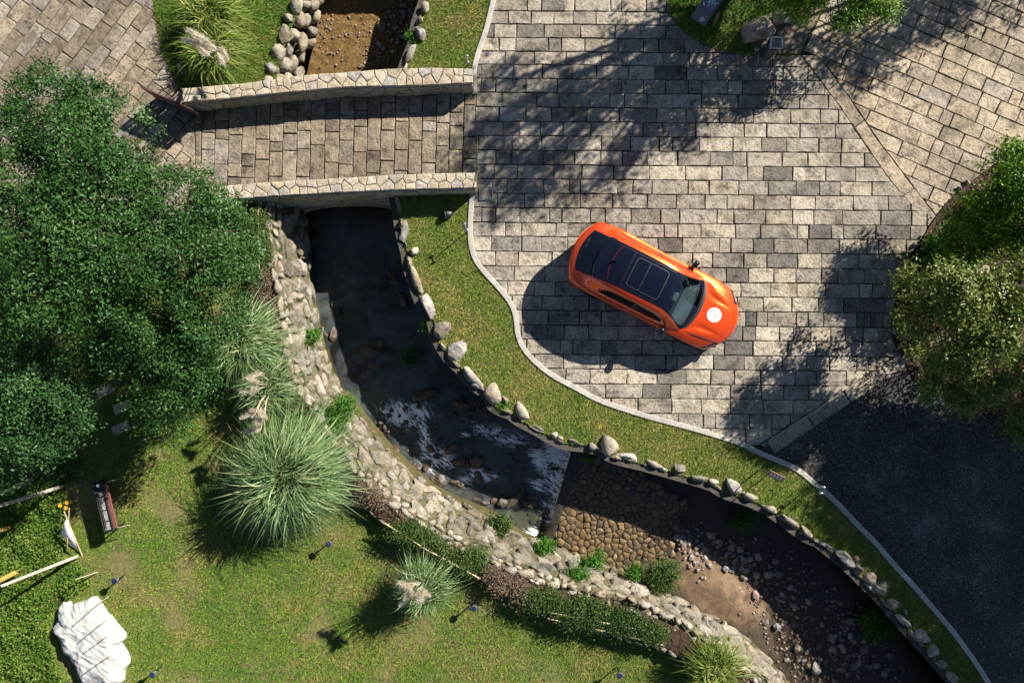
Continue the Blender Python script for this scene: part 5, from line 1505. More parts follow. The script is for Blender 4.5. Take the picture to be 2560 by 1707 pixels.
woody("tree", "dark green tree at the left edge between path and lawn", "tree", P(150, 720, ZG),
      [B(60, 560, 3.6, 1.3), B(190, 580, 4.1, 1.3), B(300, 610, 3.9, 1.1), B(120, 700, 4.2, 1.4), B(250, 740, 3.9, 1.2), B(30, 690, 3.6, 1.1), B(340, 720, 3.3, .9), B(60, 800, 3.2, 1.0), B(160, 830, 3.3, .95)], M['leaf_dark'], 1150, 46, .13, .078, 303, "garden trees on the left")
woody("tree", "small dark tree reaching over the lawn next to the pampas grass", "tree", P(400, 920, ZG),
      [B(330, 850, 2.9, 1.0), B(430, 890, 2.8, 1.0), B(480, 950, 2.2, .75), B(380, 970, 2.5, .9), B(420, 1040, 1.9, .65), B(280, 900, 2.4, .7), B(500, 880, 2.3, .7)], M['leaf_dark'], 720, 46, .13, .072, 304, "garden trees on the left")
woody("tree", "paler blue green tree at the lower left above the bamboo stakes", "tree", P(110, 1020, ZG),
      [B(60, 960, 3.1, 1.0), B(150, 1010, 2.8, .85), B(40, 1070, 2.9, .9), B(110, 1080, 2.5, .75), B(0, 1000, 3.0, .9), B(180, 950, 2.5, .6), B(90, 1150, 1.9, .6), B(20, 1150, 2.3, .65)], M['leaf_blue'], 780, 46, .13, .078, 305, "garden trees on the left")

# --- shrubs at the right edge
woody("shrub", "pale olive shrub spilling over the plaza corner beside the dark driveway", "shrub", P(2420, 850, .03),
      [B(2350, 730, 2.5, .75), B(2300, 800, 2.0, .6), B(2430, 750, 3.1, .9), B(2390, 860, 2.5, .85), B(2470, 910, 2.0, .8), B(2520, 830, 2.8, .95), B(2360, 930, 1.5, .6), B(2430, 985, 1.2, .6), B(2530, 990, 1.5, .7), B(2570, 740, 3.2, .9), B(2290, 700, 1.7, .45), B(2640, 880, 2.8, 1.0), B(2450, 830, 2.9, .75), B(2320, 870, 1.5, .4), B(2280, 760, 1.4, .35), B(2300, 880, .5, .5), B(2350, 965, .45, .5), B(2420, 1015, .45, .5), B(2500, 1040, .5, .55), B(2268, 800, .6, .38), B(2560, 1060, .6, .6), B(2290, 720, .6, .4)], M['leaf_olive'], 1300, 52, .13, .09, 311, "shrubs at the right edge", trunk=.02, gaps=True)
woody("shrub", "yellow green shrub above the dead wood at the right edge", "shrub", P(2500, 540, .03),
      [B(2480, 480, 2.0, .75), B(2540, 430, 2.3, .75), B(2430, 540, 1.5, .6), B(2540, 540, 2.0, .75), B(2400, 600, .9, .5), B(2480, 600, 1.2, .55), B(2600, 480, 2.4, .9), B(2610, 610, 2.0, .8)], M['leaf_yellow'], 900, 48, .13, .085, 312, "shrubs at the right edge", trunk=.02, gaps=True)
woody("shrub", "low broad leaved plant hugging the soil at the plaza edge", "shrub", P(2375, 620, .03),
      [B(2370, 610, .35, .42, .25), B(2400, 640, .4, .45, .28), B(2340, 640, .3, .3, .2)], M['leaf_fresh'], 60, 16, .10, .15, 313, None, trunk=.02, stems=3, crown_name="foliage", trunk_name="stems")
woody("tree", "small leaved yellow green tree leaning in over the boulders at the top", "tree", P(2060, -60, .01),
      [B(2010, -10, 1.9, .75, .5), B(2120, 0, 1.8, .7, .45), B(2190, -5, 1.7, .6, .4), B(1920, -20, 1.7, .6, .4), B(2060, -70, 2.4, .9), B(2170, -70, 2.2, .8), B(1950, -90, 2.3, .8), B(2100, 35, 1.5, .4, .3), B(2210, 35, 1.4, .3, .25), B(1980, 20, 1.5, .35, .25)], M['leaf_yellow'], 760, 40, .12, .072, 314, None, trunk=.07)

# --- tall trees just outside the picture whose shade falls on plaza and driveway
SH = 1.0 / math.tan(SUN_EL)
def BS(px, py, h, r, rz=None):
    """blob whose shadow falls on pixel (px,py)"""
    q = P(px, py, 0); return (q[0] + SUN_DIR.x * h * SH, q[1] + SUN_DIR.y * h * SH, h, r, rz if rz else r * .7)
def shade_tree(label, base, blobs, n, per, size, seed, spread=.3):
    return woody("tree", label, "tree", base, blobs, M['far_leaf'], n, per, spread, size, seed, "tall shade trees around the plaza", trunk=.16, flat=.8, top_bias=.5)
bl = [BS(1640, 110, 4.6, .95), BS(1720, 180, 4.4, .9), BS(1560, 220, 5.2, 1.0), BS(1450, 290, 5.8, .95), BS(1330, 330, 6.3, .95), BS(1250, 420, 6.6, .8), BS(1380, 430, 6.2, .9), BS(1520, 370, 5.5, .85), BS(1660, 290, 4.9, .85), BS(1270, 280, 6.6, .7), BS(1600, 60, 4.8, .7), BS(1230, 520, 6.9, .55), BS(1740, 60, 4.2, .6), BS(1180, 330, 7.0, .6), BS(1440, 200, 5.9, .6), BS(1480, 470, 6.0, .5)]
q = np.mean(np.array(bl)[:, :2], 0)
bl += [BS(1290, 200, 6.5, .7), BS(1340, 240, 6.2, .7), BS(1220, 220, 6.8, .6), BS(1400, 350, 6.0, .8), BS(1300, 470, 6.6, .8), BS(1210, 460, 7.0, .5), BS(1560, 440, 5.5, .5), BS(1600, 330, 5.2, .7), BS(1720, 330, 4.7, .5), BS(1160, 400, 7.1, .5)]
shade_tree("tall tree beyond the top edge dappling the plaza", (q[0] + .5, q[1] + .3, 0), bl, 1150, 17, .13, 321, .17)
bl = [BS(x, y, h, r) for x, y, h, r in [(2150, 1190, 5.8, .7), (2190, 1220, 6.0, 1.2), (2290, 1240, 6.2, 1.1), (2330, 1260, 6.4, 1.4), (2480, 1230, 6.6, 1.3), (2420, 1085, 6.0, .7), (2510, 1085, 6.2, .9), (2340, 1115, 6.0, .55), (2600, 1090, 6.2, .9), (2460, 1360, 6.7, 1.5), (2220, 1300, 6.2, .8), (2350, 1400, 6.8, 1.2), (2580, 1300, 6.8, 1.5), (2600, 1200, 6.6, 1.4), (2260, 1430, 6.6, .6)]]
q = np.mean(np.array(bl)[:, :2], 0)
shade_tree("dense tall tree beyond the right edge shading the driveway", (q[0], q[1], 0), bl, 2000, 34, .17, 322, .28)
bl = [BS(x, y, h, r) for x, y, h, r in [(2420, 1500, 7.0, 1.2), (2540, 1480, 7.0, 1.4), (2380, 1590, 7.2, .9), (2500, 1640, 7.2, 1.4), (2420, 1700, 7.4, 1.1), (2640, 1560, 7.0, 1.5), (2600, 1720, 7.4, 1.5), (2330, 1510, 7.0, .7), (2500, 1790, 7.5, 1.4)]]
q = np.mean(np.array(bl)[:, :2], 0)
shade_tree("dense tall tree beyond the lower right edge shading driveway and lawn strip", (q[0], q[1], 0), bl, 1350, 34, .17, 323, .28)

bl = [BS(x, y, h, r) for x, y, h, r in [(2060, 150, 3.4, .5), (2130, 120, 3.5, .8), (2190, 170, 3.6, .6), (2240, 80, 3.6, .8), (2330, 30, 3.8, .8), (2420, 10, 4.0, .9), (2520, -20, 4.2, .9), (1990, 90, 3.4, .6), (1900, 170, 3.8, .5), (1850, 110, 3.9, .6)]]
q = np.mean(np.array(bl)[:, :2], 0)
shade_tree("tree beyond the top right corner dappling the terrace", (q[0], q[1], 0), bl, 620, 18, .12, 324, .16)
# --- grass
def blades(name, poly, z, dens, lmin, lmax, mat, seed, label=None, width=0.011, hole=None, lim=True, thin=None):
    g = np.random.default_rng(seed)
    pa = np.array([(p[0], p[1]) for p in poly])
    x0, y0 = pa.min(0); x1, y1 = pa.max(0)
    if lim: x0, x1, y0, y1 = max(x0, -15.8), min(x1, 15.8), max(y0, -10.9), min(y1, 10.9)
    n = int((x1 - x0) * (y1 - y0) * dens)
    X = g.uniform(x0, x1, n); Y = g.uniform(y0, y1, n)
    k = in_poly(X, Y, poly)
    if hole is not None: k &= ~in_poly(X, Y, hole)
    X, Y = X[k], Y[k]
    if thin is not None:
        keep = np.array([mnoise.noise(Vector((x * .9, y * .9, 3.3))) for x, y in zip(X, Y)])
        k = g.random(len(X)) < np.clip(1.0 - (keep - 0.15) * thin, 0.12, 1.0); X, Y = X[k], Y[k]
    n = len(X)
    a = g.uniform(0, 2 * math.pi, n); L = g.uniform(lmin, lmax, n); lean = g.uniform(.25, 1.3, n)
    dx, dy = np.cos(a), np.sin(a)
    w = width * g.uniform(.7, 1.4, n)
    b1 = np.stack([X - dy * w, Y + dx * w, np.full(n, z - .004)], 1); b2 = np.stack([X + dy * w, Y - dx * w, np.full(n, z - .004)], 1)
    tip = np.stack([X + dx * L * np.sin(lean), Y + dy * L * np.sin(lean), z + L * np.cos(lean) * .9], 1)
    V = np.stack([b1, b2, tip], 1).reshape(-1, 3)
    F = np.arange(n * 3).reshape(-1, 3)
    o = obj(name, np_mesh(name, V, F, mat, False, np.repeat(g.random(n), 3)))
    tag(o, label, "grass", None, "stuff"); return o
blades("grass", strip, 0.0, 2600, .035, .085, M['blade'], 401, "short mown grass on the strip between kerb and stream")
blades("grass", strip_n, 0.0, 2600, .035, .085, M['blade'], 402, "short mown grass on the strip north of the bridge")
blades("grass", verge, 0.004, 2600, .04, .10, M['blade_g'], 403, "rough grass on the verge between path and boulder bank")
blades("grass", garden, ZG, 2100, .035, .085, M['blade_g'], 404, "garden lawn grass with worn patches", thin=2.2)
blades("grass", bed_t, 0.012, 2300, .05, .13, M['blade_g'], 405, "green grass around the information board and plinth boulder", hole=pxpoly([(1860, 60), (1885, 137), (2000, 136), (2012, 108), (2060, 15), (1990, 10)]))

def weeds(name, polypx, z, dens, hmax, size, mat, seed, label, holes=()):
    g = np.random.default_rng(seed)
    poly = [P(a, b, z)[:2] for a, b in polypx]
    pa = np.array(poly); x0, y0 = pa.min(0); x1, y1 = pa.max(0)
    n = int((x1 - x0) * (y1 - y0) * dens); X = g.uniform(x0, x1, n); Y = g.uniform(y0, y1, n); k = in_poly(X, Y, poly)
    X, Y = X[k], Y[k]; n = len(X)
    hh = np.array([0.5 + 0.8 * mnoise.noise(Vector((x * 1.6, y * 1.6, 1.1))) for x, y in zip(X, Y)]).clip(.08, 1)
    Z = z + g.random(n) ** .6 * hmax * hh
    Nn = g.normal(size=(n, 3)) * .5 + np.array([0, 0, .8])
    o = obj(name, leaves_mesh(name, np.stack([X, Y, Z], 1), Nn, size * g.uniform(.6, 1.4, n), mat, np.clip(g.random(n) * .75 + hh * .25, 0, 1), seed=seed))
    tag(o, label, "plants", None, "stuff"); return o
weeds("ground_cover", [(-80, 1210), (60, 1190), (150, 1200), (185, 1260), (165, 1330), (160, 1400), (210, 1410), (230, 1460), (170, 1500), (120, 1540), (130, 1600), (170, 1707), (190, 1800), (-80, 1800)], ZG, 900, .34, .075, M['leaf_weed'], 411, "knee high weeds between the bamboo stakes and the lawn")
weeds("ground_cover", [(-80, 1120), (100, 1120), (200, 1130), (210, 1190), (160, 1210), (-80, 1230)], ZG, 700, .34, .075, M['leaf_dark'], 412, "dark leafy ground cover under the pale tree")
weeds("ground_cover", [(2330, 560), (2450, 440), (2560, 380), (2600, 420), (2560, 600), (2400, 700), (2290, 720), (2290, 640)], .03, 160, .14, .08, M['leaf_dry'], 413, "fallen dry leaves on the soil at the plaza edge")
weeds("leaf_litter", [(1915, 1128), (1950, 1140), (2010, 1170), (2060, 1215), (2110, 1260), (2160, 1315), (2210, 1365), (2300, 1470), (2400, 1590), (2490, 1720), (2515, 1720), (2420, 1580), (2320, 1455), (2230, 1345), (2170, 1280), (2100, 1215), (2040, 1165), (1980, 1125), (1940, 1110)], .004, 110, .015, .035, M['leaf_dry'], 415, "dry leaf litter and grit along the driveway kerb")
weeds("leaf_litter", [(2240, 870), (2300, 940), (2420, 1020), (2600, 1090), (2600, 1150), (2400, 1080), (2280, 990), (2225, 905)], .004, 90, .015, .04, M['leaf_dry'], 416, "fallen leaves on the driveway under the olive shrub")
weeds("ground_cover", [(1700, -40), (1870, -40), (1990, -10), (1960, 40), (1800, 60), (1690, 40)], .012, 420, .12, .06, M['leaf_dark'], 414, "dark creeping ground cover behind the plinth boulder")

# --- pampas grass
def pampas(label, px, py, z0, radius, height, n, seed, mat, width=.02, plumes=(), lean=(0, 0), r0=.16, center=None, group="pampas grass clumps", droop=.45):
    g = np.random.default_rng(seed); rr = random.Random(seed)
    b = PV(px, py, z0)
    t = thing("pampas_grass", label, "grass clump", b, group)
    seg = 7
    az = g.uniform(0, 2 * math.pi, n); reach = radius * np.sqrt(g.uniform(.10, 1.0, n)) * g.uniform(.75, 1.15, n); pk = height * g.uniform(.35, 1.1, n)
    dirx, diry = np.cos(az), np.sin(az)
    ra = r0 * 2.2 * np.sqrt(g.random(n)); a2 = g.uniform(0, 2 * math.pi, n)
    p0 = np.stack([b.x + np.cos(a2) * ra, b.y + np.sin(a2) * ra, np.full(n, z0)], 1)
    ex, ey = dirx * reach + lean[0], diry * reach + lean[1]
    p1 = p0 + np.stack([ex * .45, ey * .45, pk * 1.25], 1)
    p2 = p0 + np.stack([ex + g.normal(size=n) * .2 * radius, ey + g.normal(size=n) * .2 * radius, pk * (1.0 - droop * 2 * (reach / radius) ** 1.5 * g.uniform(.5, 1.2, n)).clip(.05, 1.2)], 1)
    side = np.stack([-diry, dirx, np.zeros(n)], 1)
    tw = g.normal(size=(n, 1)) * .35
    side = side + np.array([0, 0, 1.0]) * tw; side /= np.linalg.norm(side, axis=1)[:, None]
    w = width * g.uniform(.6, 1.3, n)
    V = np.zeros((n, (seg + 1) * 2, 3))
    bendx = g.normal(size=n) * .12 * radius
    for i in range(seg + 1):
        s = i / seg
        c = p0 * (1 - s) ** 2 + p1 * 2 * s * (1 - s) + p2 * s * s + np.stack([-diry, dirx, np.zeros(n)], 1) * (bendx * s * s)[:, None]
        ww = (w * (1 - s ** 2.2) + .001)[:, None]
        V[:, 2 * i] = c - side * ww; V[:, 2 * i + 1] = c + side * ww
    base = (np.arange(n) * (seg + 1) * 2)[:, None]
    F = np.concatenate([base + np.array([[2 * i, 2 * i + 1, 2 * i + 3, 2 * i + 2]]) for i in range(seg)], 0)
    tone = np.repeat(np.clip(g.normal(.48, .27, n), 0, 1), (seg + 1) * 2)
    obj("blades", np_mesh("blades", V.reshape(-1, 3), F, mat, True, tone), t)
    for (qx, qy, qz, ang, ln) in plumes:
        tip = PV(qx, qy, qz); a = math.radians(ang)
        d = Vector((math.cos(a), math.sin(a), 0.15)).normalized(); st = tip - d * ln
        hv, hf, ht = [], [], []
        for k in range(620):
            u = rr.random() ** .9; p = st.lerp(tip, u) - Vector((0, 0, .25 * u * u * ln))
            hd = (d * .8 + Vector((rr.gauss(0, .5), rr.gauss(0, .5), rr.gauss(0, .4)))).normalized(); L = .17 * (1.15 - u * .55) * rr.uniform(.6, 1.1)
            sd = hd.orthogonal().normalized() * .012
            o = len(hv); hv += [p - sd, p + sd, p + hd * L]; hf.append((o, o + 1, o + 2)); ht += [rr.random()] * 3
        pl = obj("plume", mesh_from("plume", hv, hf, M['plume'], False, ht), t)
        part("stalk", tube([b + Vector((0, 0, .1)), b.lerp(st, .6) + Vector((0, 0, .3)), st, tip - Vector((0, 0, .2 * ln))], [.014, .014, .011, .006], 5), M['plume'], pl)
    return t
pampas("largest round pampas grass clump without plumes, above the lawn shadow", 752, 1170, ZG + .05, 1.8, 2.0, 4800, 501, M['pampas'], .015, lean=(-.15, -.05))
pampas("leafy pampas grass clump beside the top of the stream wall near the overhanging tree", 630, 850, ZG + .1, 1.3, 1.6, 1900, 502, M['pampas'], .014, lean=(-.05, -.1))
pampas("smaller pampas clump with cream plumes between two larger clumps on the wall", 690, 960, ZG + .1, .95, 1.3, 1200, 503, M['pampas'], .012, plumes=[(615, 945, 1.95, 200, .45), (640, 955, 2.05, 340, .35), (600, 978, 1.85, 185, .4), (628, 985, 1.95, 250, .3), (625, 1025, 1.75, 170, .4), (655, 1035, 1.85, 60, .4), (600, 1045, 1.65, 200, .45), (640, 1060, 1.75, 280, .3), (610, 1080, 1.55, 190, .45), (662, 1045, 1.95, 330, .3)], lean=(-.1, -.1))
pampas("yellowing pampas clump with a bundle of plumes beside the path at the top left", 540, 60, .0, 1.15, 1.0, 1200, 504, M['pampas_y'], .014, lean=(-.1, .15))
pampas("green pampas clump with cream plumes at the foot of the bridge parapet", 545, 140, .0, 1.0, .9, 1100, 505, M['pampas_y'], .014, plumes=[(465, 70, 1.95, 150, .55), (480, 85, 2.05, 155, .5), (455, 95, 1.75, 160, .5), (500, 100, 1.95, 150, .5), (490, 112, 1.95, 140, .45), (545, 135, 1.65, 120, .35), (565, 145, 1.55, 300, .35), (515, 118, 1.85, 320, .4)])
pampas("small pampas clump with a cream plume tuft standing alone on the garden lawn", 1068, 1440, ZG, .9, 1.6, 1400, 506, M['pampas'], .010, plumes=[(1000, 1475, 1.95, 200, .4), (1020, 1470, 2.05, 330, .3), (1012, 1500, 1.95, 250, .45), (1035, 1495, 2.05, 300, .45), (1060, 1480, 2.15, 60, .35), (1072, 1490, 2.05, 330, .35), (1000, 1515, 1.75, 230, .4), (1055, 1502, 2.05, 290, .3)], lean=(-.08, -.05))
pampas("loose pampas clump on the stream wall at the bottom edge", 1775, 1650, .1, 1.0, .9, 700, 507, M['pampas_y'], .013)

# --- planter hedges and plants on the stream wall
def hedge(label, pts, z, r, n, per, mat, size, seed, rz=None, spread=.13, group="planter hedges on the stream wall"):
    bl = [B(a + R.uniform(-8, 8), b + R.uniform(-6, 6), z + .04, r * R.uniform(.55, 1.1), (rz or r * .55)) for a, b in pts]
    c = bl[len(bl) // 2]
    woody("hedge", label, "hedge", (c[0], c[1], z - .05), bl, mat, n, per, spread, size, seed, group, trunk=.015, stems=3, crown_name="foliage", trunk_name="stems", shell=(.3, 1.25), gaps=(mat is M['leaf_dry']))
hedge("trailing green hedge over the first bamboo rail beside the lawn", [(990, 1325), (1025, 1330), (1060, 1345), (1090, 1360), (1120, 1375), (1150, 1390), (1185, 1400), (1165, 1420)], .26, .28, 420, 34, M['leaf_hedge'], .05, 601)
hedge("dense rose hedge over the second pair of bamboo rails", [(1335, 1500), (1370, 1505), (1405, 1510), (1440, 1515), (1475, 1525), (1510, 1535), (1545, 1545), (1580, 1555), (1615, 1570), (1640, 1585), (1420, 1535), (1480, 1550), (1540, 1570)], .26, .30, 640, 34, M['leaf_hedge'], .05, 602)
hedge("brown twiggy hedge between the two green stretches of planter", [(1220, 1440), (1250, 1450), (1280, 1465), (1305, 1480), (1235, 1460)], .24, .25, 170, 34, M['leaf_dry'], .045, 603)
hedge("dry brown twigs at the planter end beside the large pampas grass", [(915, 1225), (935, 1245), (955, 1265), (975, 1285), (1000, 1290)], .24, .22, 150, 32, M['leaf_dry'], .045, 604)
hedge("flowering creeper on the wall top just below the bridge", [(640, 540), (650, 565), (655, 600), (650, 640), (665, 620), (640, 590)], .25, .26, 200, 28, M['leaf_hedge'], .05, 605)
hedge("tuft of dry straw on the wall beside the overhanging tree", [(648, 700), (652, 725), (660, 750), (655, 775)], .22, .22, 140, 34, M['leaf_dry'], .05, 606)
hedge("straw coloured dead growth on the wall below the upper pampas grass", [(705, 915), (712, 940), (720, 960)], .2, .2, 90, 34, M['leaf_dry'], .05, 607)
hedge("bright creeper covering the wall above the largest pampas grass", [(760, 1030), (790, 1040), (820, 1060), (845, 1020), (850, 1050), (870, 1010)], .05, .28, 260, 30, M['leaf_fresh'], .055, 608)
def trough(seed, f0, f1, dens, mat, size, hmax, label, zoff):
    g = np.random.default_rng(seed); n = dens
    i = g.uniform(2, NS - 4, n); k = i.astype(int); f = (i - k)[:, None]
    t_ = top_l[k] * (1 - f) + top_l[k + 1] * f; b_ = foot_l[k] * (1 - f) + foot_l[k + 1] * f
    u = g.uniform(f0, f1, n)[:, None]
    c = t_ * (1 - u) + b_ * u
    keep = np.array([mnoise.noise(Vector((x * 1.3, y * 1.3, seed))) for x, y in c[:, :2]]) > 0.02
    c = c[keep]; u = u[keep]; c[:, 2] = zoff(u[:, 0]) + g.random(len(c)) * hmax
    o = obj("wall_moss", leaves_mesh("wall_moss", c, g.normal(size=c.shape) * .6 + np.array([.3, .2, .7]), size * g.uniform(.6, 1.4, len(c)), mat, g.random(len(c)), seed=seed), wall_l)
    tag(o, None, None, None, 'stuff')
trough(631, .20, .36, 9000, M['leaf_hedge'], .04, .09, "", lambda u: .06 - (u - .2) * 1.0)
trough(632, .36, 1.0, 7000, M['leaf_weed'], .035, .07, "", lambda u: .04 - (u - .34) / .62 * 1.18)
trough(633, -.12, .1, 3500, M['leaf_dry'], .045, .06, "", lambda u: .2 + u * 0)
def wall_plant(label, px, py, z, r, n, seed, mat='leaf_fresh', size=.075):
    woody("plant", label, "plant", P(px, py, z - .15), [B(px, py, z, r, r * .6), B(px + r * 25, py - r * 20, z - .05, r * .7, r * .4), B(px - r * 25, py + r * 15, z, r * .65, r * .4)], M[mat], n, 18, .08, size, seed, "plants growing from the stream wall", trunk=.012, stems=3, crown_name="foliage", trunk_name="stems", aspect=.4, shell=(.3, 1.0), gaps=False)
wall_plant("dark leafy plant overhanging the mossy ledge near the foam", 1245, 1318, -.9, .42, 110, 611, 'leaf_hedge', .09)
wall_plant("bright green plant at the left end of the weir", 1362, 1368, -.9, .33, 80, 612)
wall_plant("bright green plant just right of the weir on the wall edge", 1488, 1402, -.9, .34, 75, 613)
wall_plant("bright green plant on the moss between the two stone rows", 1442, 1437, -.2, .36, 85, 614)
wall_plant("large leafy bush growing over the wall foot beside the sandy bar", 1655, 1440, -.8, .62, 230, 615, 'leaf_hedge', .07)
wall_plant("small bright plant left of the large bush on the wall foot", 1588, 1432, -.8, .24, 50, 616)
wall_plant("small green tuft on the wall face above the dark pool", 782, 842, -.6, .25, 50, 617)
wall_plant("green plant growing below the right bank in the deep shade", 1860, 1300, -1.2, .42, 90, 618)
wall_plant("dark green plant at the foot of the shaded right wall", 2190, 1560, -1.2, .6, 130, 619)
wall_plant("little green plant on the bank stones beside the foam", 1256, 1012, .0, .12, 26, 620, 'leaf_fresh', .05)
wall_plant("green fern hanging beside the grey boulders on the right bank", 1075, 812, -.3, .25, 40, 621, 'leaf_fresh', .08)
wall_plant("small shaded plant under the bank left of the tilted boulder", 1475, 1140, -.5, .22, 36, 622)
wall_plant("climbing weed on the north bank beside the grey edging boulder", 1030, 92, -.1, .2, 40, 623)
wall_plant("dark weed hanging under the lawn edge over the pool", 1030, 890, -1.2, .4, 60, 624, 'leaf_dark')

# ------------------------------------------------------------------ small objects
M['steel'] = flat_mat('brushed_steel', (0.55, 0.56, 0.57), 0.28, 1.0, 0.08, 30)
M['dark_metal'] = flat_mat('dark_grey_metal', (0.05, 0.055, 0.06), 0.45, 0.6, 0.15, 20)
M['corten'] = flat_mat('rusty_steel', (0.085, 0.045, 0.035), 0.7, 0.3, 0.3, 12, 0.3)
M['board'] = flat_mat('slate_blue_board', (0.085, 0.092, 0.115), 0.35, 0.0, 0.1, 3)
M['print_blue'] = flat_mat('pale_blue_print', (0.42, 0.62, 0.82), 0.5, 0, 0.05)
M['print_white'] = flat_mat('white_print', (0.72, 0.72, 0.72), 0.5, 0, 0.05)
M['wood'] = flat_mat('weathered_wood', (0.20, 0.125, 0.09), 0.75, 0, 0.35, 14, 0.4)
M['wood_red'] = flat_mat('red_brown_wood', (0.17, 0.055, 0.040), 0.6, 0, 0.25, 14, 0.3)
M['wood_tan'] = flat_mat('tan_wood', (0.36, 0.24, 0.11), 0.7, 0, 0.25, 14, 0.3)
M['ash'] = soil_mat('pale_ash', (0.10, 0.095, 0.09), (0.55, 0.52, 0.48), 26, 0.9, 70)
M['tarp'] = flat_mat('white_tarpaulin', (0.43, 0.42, 0.395), 0.7, 0, 0.06, 6, 0.0)
M['cloth'] = flat_mat('white_cloth', (0.66, 0.62, 0.60), 0.8, 0, 0.08, 8)
M['lamp_top'] = flat_mat('lamp_cap', (0.06, 0.065, 0.07), 0.6, 0.0, 0.1)
M['solar'] = flat_mat('solar_cell', (0.012, 0.02, 0.06), 0.4, 0, 0.1)
M['flower'] = flat_mat('orange_yellow_petals', (0.75, 0.36, 0.015), 0.6, 0, 0.15)

def lathe(cx, cy, prof, n=20):
    V, F = [], []
    for a in range(n):
        t = 2 * math.pi * a / n
        for r, z in prof: V.append((cx + r * math.cos(t), cy + r * math.sin(t), z))
    m = len(prof)
    for a in range(n):
        b = (a + 1) % n
        for q in range(m - 1): F.append((a * m + q, b * m + q, b * m + q + 1, a * m + q + 1))
    return V, F

# round-headed solar path lights
def path_light(label, px, py, z0=ZG, h=.55, r=.095):
    top = P(px, py, z0 + h)
    x, y = top[0], top[1]
    t = thing("path_light", label, "lamp", (x, y, z0), "round solar path lights")
    part("post", lathe(x, y, [(.02, z0 - .05), (.02, z0 + h - .16)], 10), M['dark_metal'], t, True)
    part("lantern", lathe(x, y, [(.02, z0 + h - .17), (.035, z0 + h - .16), (.04, z0 + h - .06), (.03, z0 + h - .05)], 16), M['lamp_white'], t, True)
    cap = part("cap", lathe(x, y, [(.0, z0 + h - .05), (r, z0 + h - .05), (r * 1.04, z0 + h - .02), (r * .96, z0 + h), (r * .72, z0 + h + .004), (0, z0 + h + .004)], 24), M['lamp_top'], t, True)
    part("solar_cell", lathe(x, y, [(r * .70, z0 + h + .007), (0, z0 + h + .009)], 20), M['solar'], cap)
path_light("solar path light beside the largest pampas grass", 822, 1360)
path_light("solar path light on the lawn above the white tarpaulin", 286, 1452)
path_light("solar path light at the bottom edge right of the tarpaulin", 380, 1686)
path_light("solar path light right of the small plumed pampas clump", 1185, 1521)
path_light("solar path light at the bottom edge below the rose hedge", 1550, 1688)

# spotlights on stakes
def spot(label, px, py, h, ang, z0=0.0):
    x, y, _ = P(px, py, z0 + h)
    t = thing("spotlight", label, "lamp", (x, y, z0), "small garden spotlights")
    part("stake", tube([(x, y, z0 - .05), (x, y, z0 + h - .05)], .014, 8), M['dark_metal'], t)
    d = Vector((math.cos(ang), math.sin(ang), 0)); n = Vector((-d.y, d.x, 0))
    c = Vector((x, y, z0 + h - .02))
    part("cross_arm", tube([c - n * .09, c + n * .09], .012, 8), M['dark_metal'], t)
    for s in (-1, 1):
        p = c + n * s * .09
        hd = part("lamp_head", tube([p - d * .045, p - d * .02, p + d * .06], [.018, .035, .04], 12), M['steel'], t, True)
        part("lens", tube([p + d * .061, p + d * .064], .034, 12), M['lamp_white'], hd)
spot("twin headed spotlight at the kerb on the lawn left of the parked car", 1164, 567, .85, math.radians(200))
spot("twin headed spotlight at the kerb beside the driveway", 2058, 1226, .75, math.radians(160))
spot("twin headed spotlight on the lawn north of the bridge", 1168, 148, .45, math.radians(190))
x, y, _ = P(1118, 536, .12)
t = thing("floodlight", "black round floodlight lying low on the lawn below the bridge", "lamp", (x, y, 0))
d = Vector((-.85, -.2, .1)).normalized(); c = Vector((x, y, .13))
part("housing", tube([c - d * .16, c - d * .10, c - d * .02, c + d * .05], [.05, .09, .10, .115], 18), M['dark_metal'], t, True)
part("rim_ring", tube([c + d * .045, c + d * .065], .122, 20), M['steel'], t)
part("lens", tube([c + d * .066, c + d * .07], .10, 20), M['black_gloss'], t)
part("bracket", tube([c - Vector((0, .11, 0)), c + Vector((-.02, -.10, -.13)), c + Vector((-.02, .10, -.13)), c + Vector((0, .11, 0))], .01, 6), M['dark_metal'], t)

# drain cover with octagonal slab
x, y, _ = P(1215, 484, .01)
t = thing("drain_cover", "square framed drain cover with octagonal inlay at the bridge end", "drain cover", (x, y, 0))
fr = []
for a, b, w, l in ((0, .195, .40, .025), (0, -.195, .40, .025), (.19, 0, .025, .37), (-.19, 0, .025, .37)): fr.append(box(x + a, y + b, .012, w, l, .05, 0, .004))
part("frame", join(*fr), M['steel'], t)
o8 = [(x + .19 * math.cos(math.radians(22.5 + 45 * k)), y + .19 * math.sin(math.radians(22.5 + 45 * k))) for k in range(8)]
part("inlay", prism(o8, .022, -.05, .008, .003, .3), M['slab'], t)
cr = []
for k in range(4):
    a = math.radians(45 + 90 * k); cx, cy = x + .215 * math.cos(a), y + .215 * math.sin(a)
    cr.append(box(cx, cy, .018, .075, .10, .02, a, .003))
part("corner_plate", join(*cr), M['steel'], t)
part("cover_bed", box(x, y, -.03, .36, .36, .06), M['joint'], t)

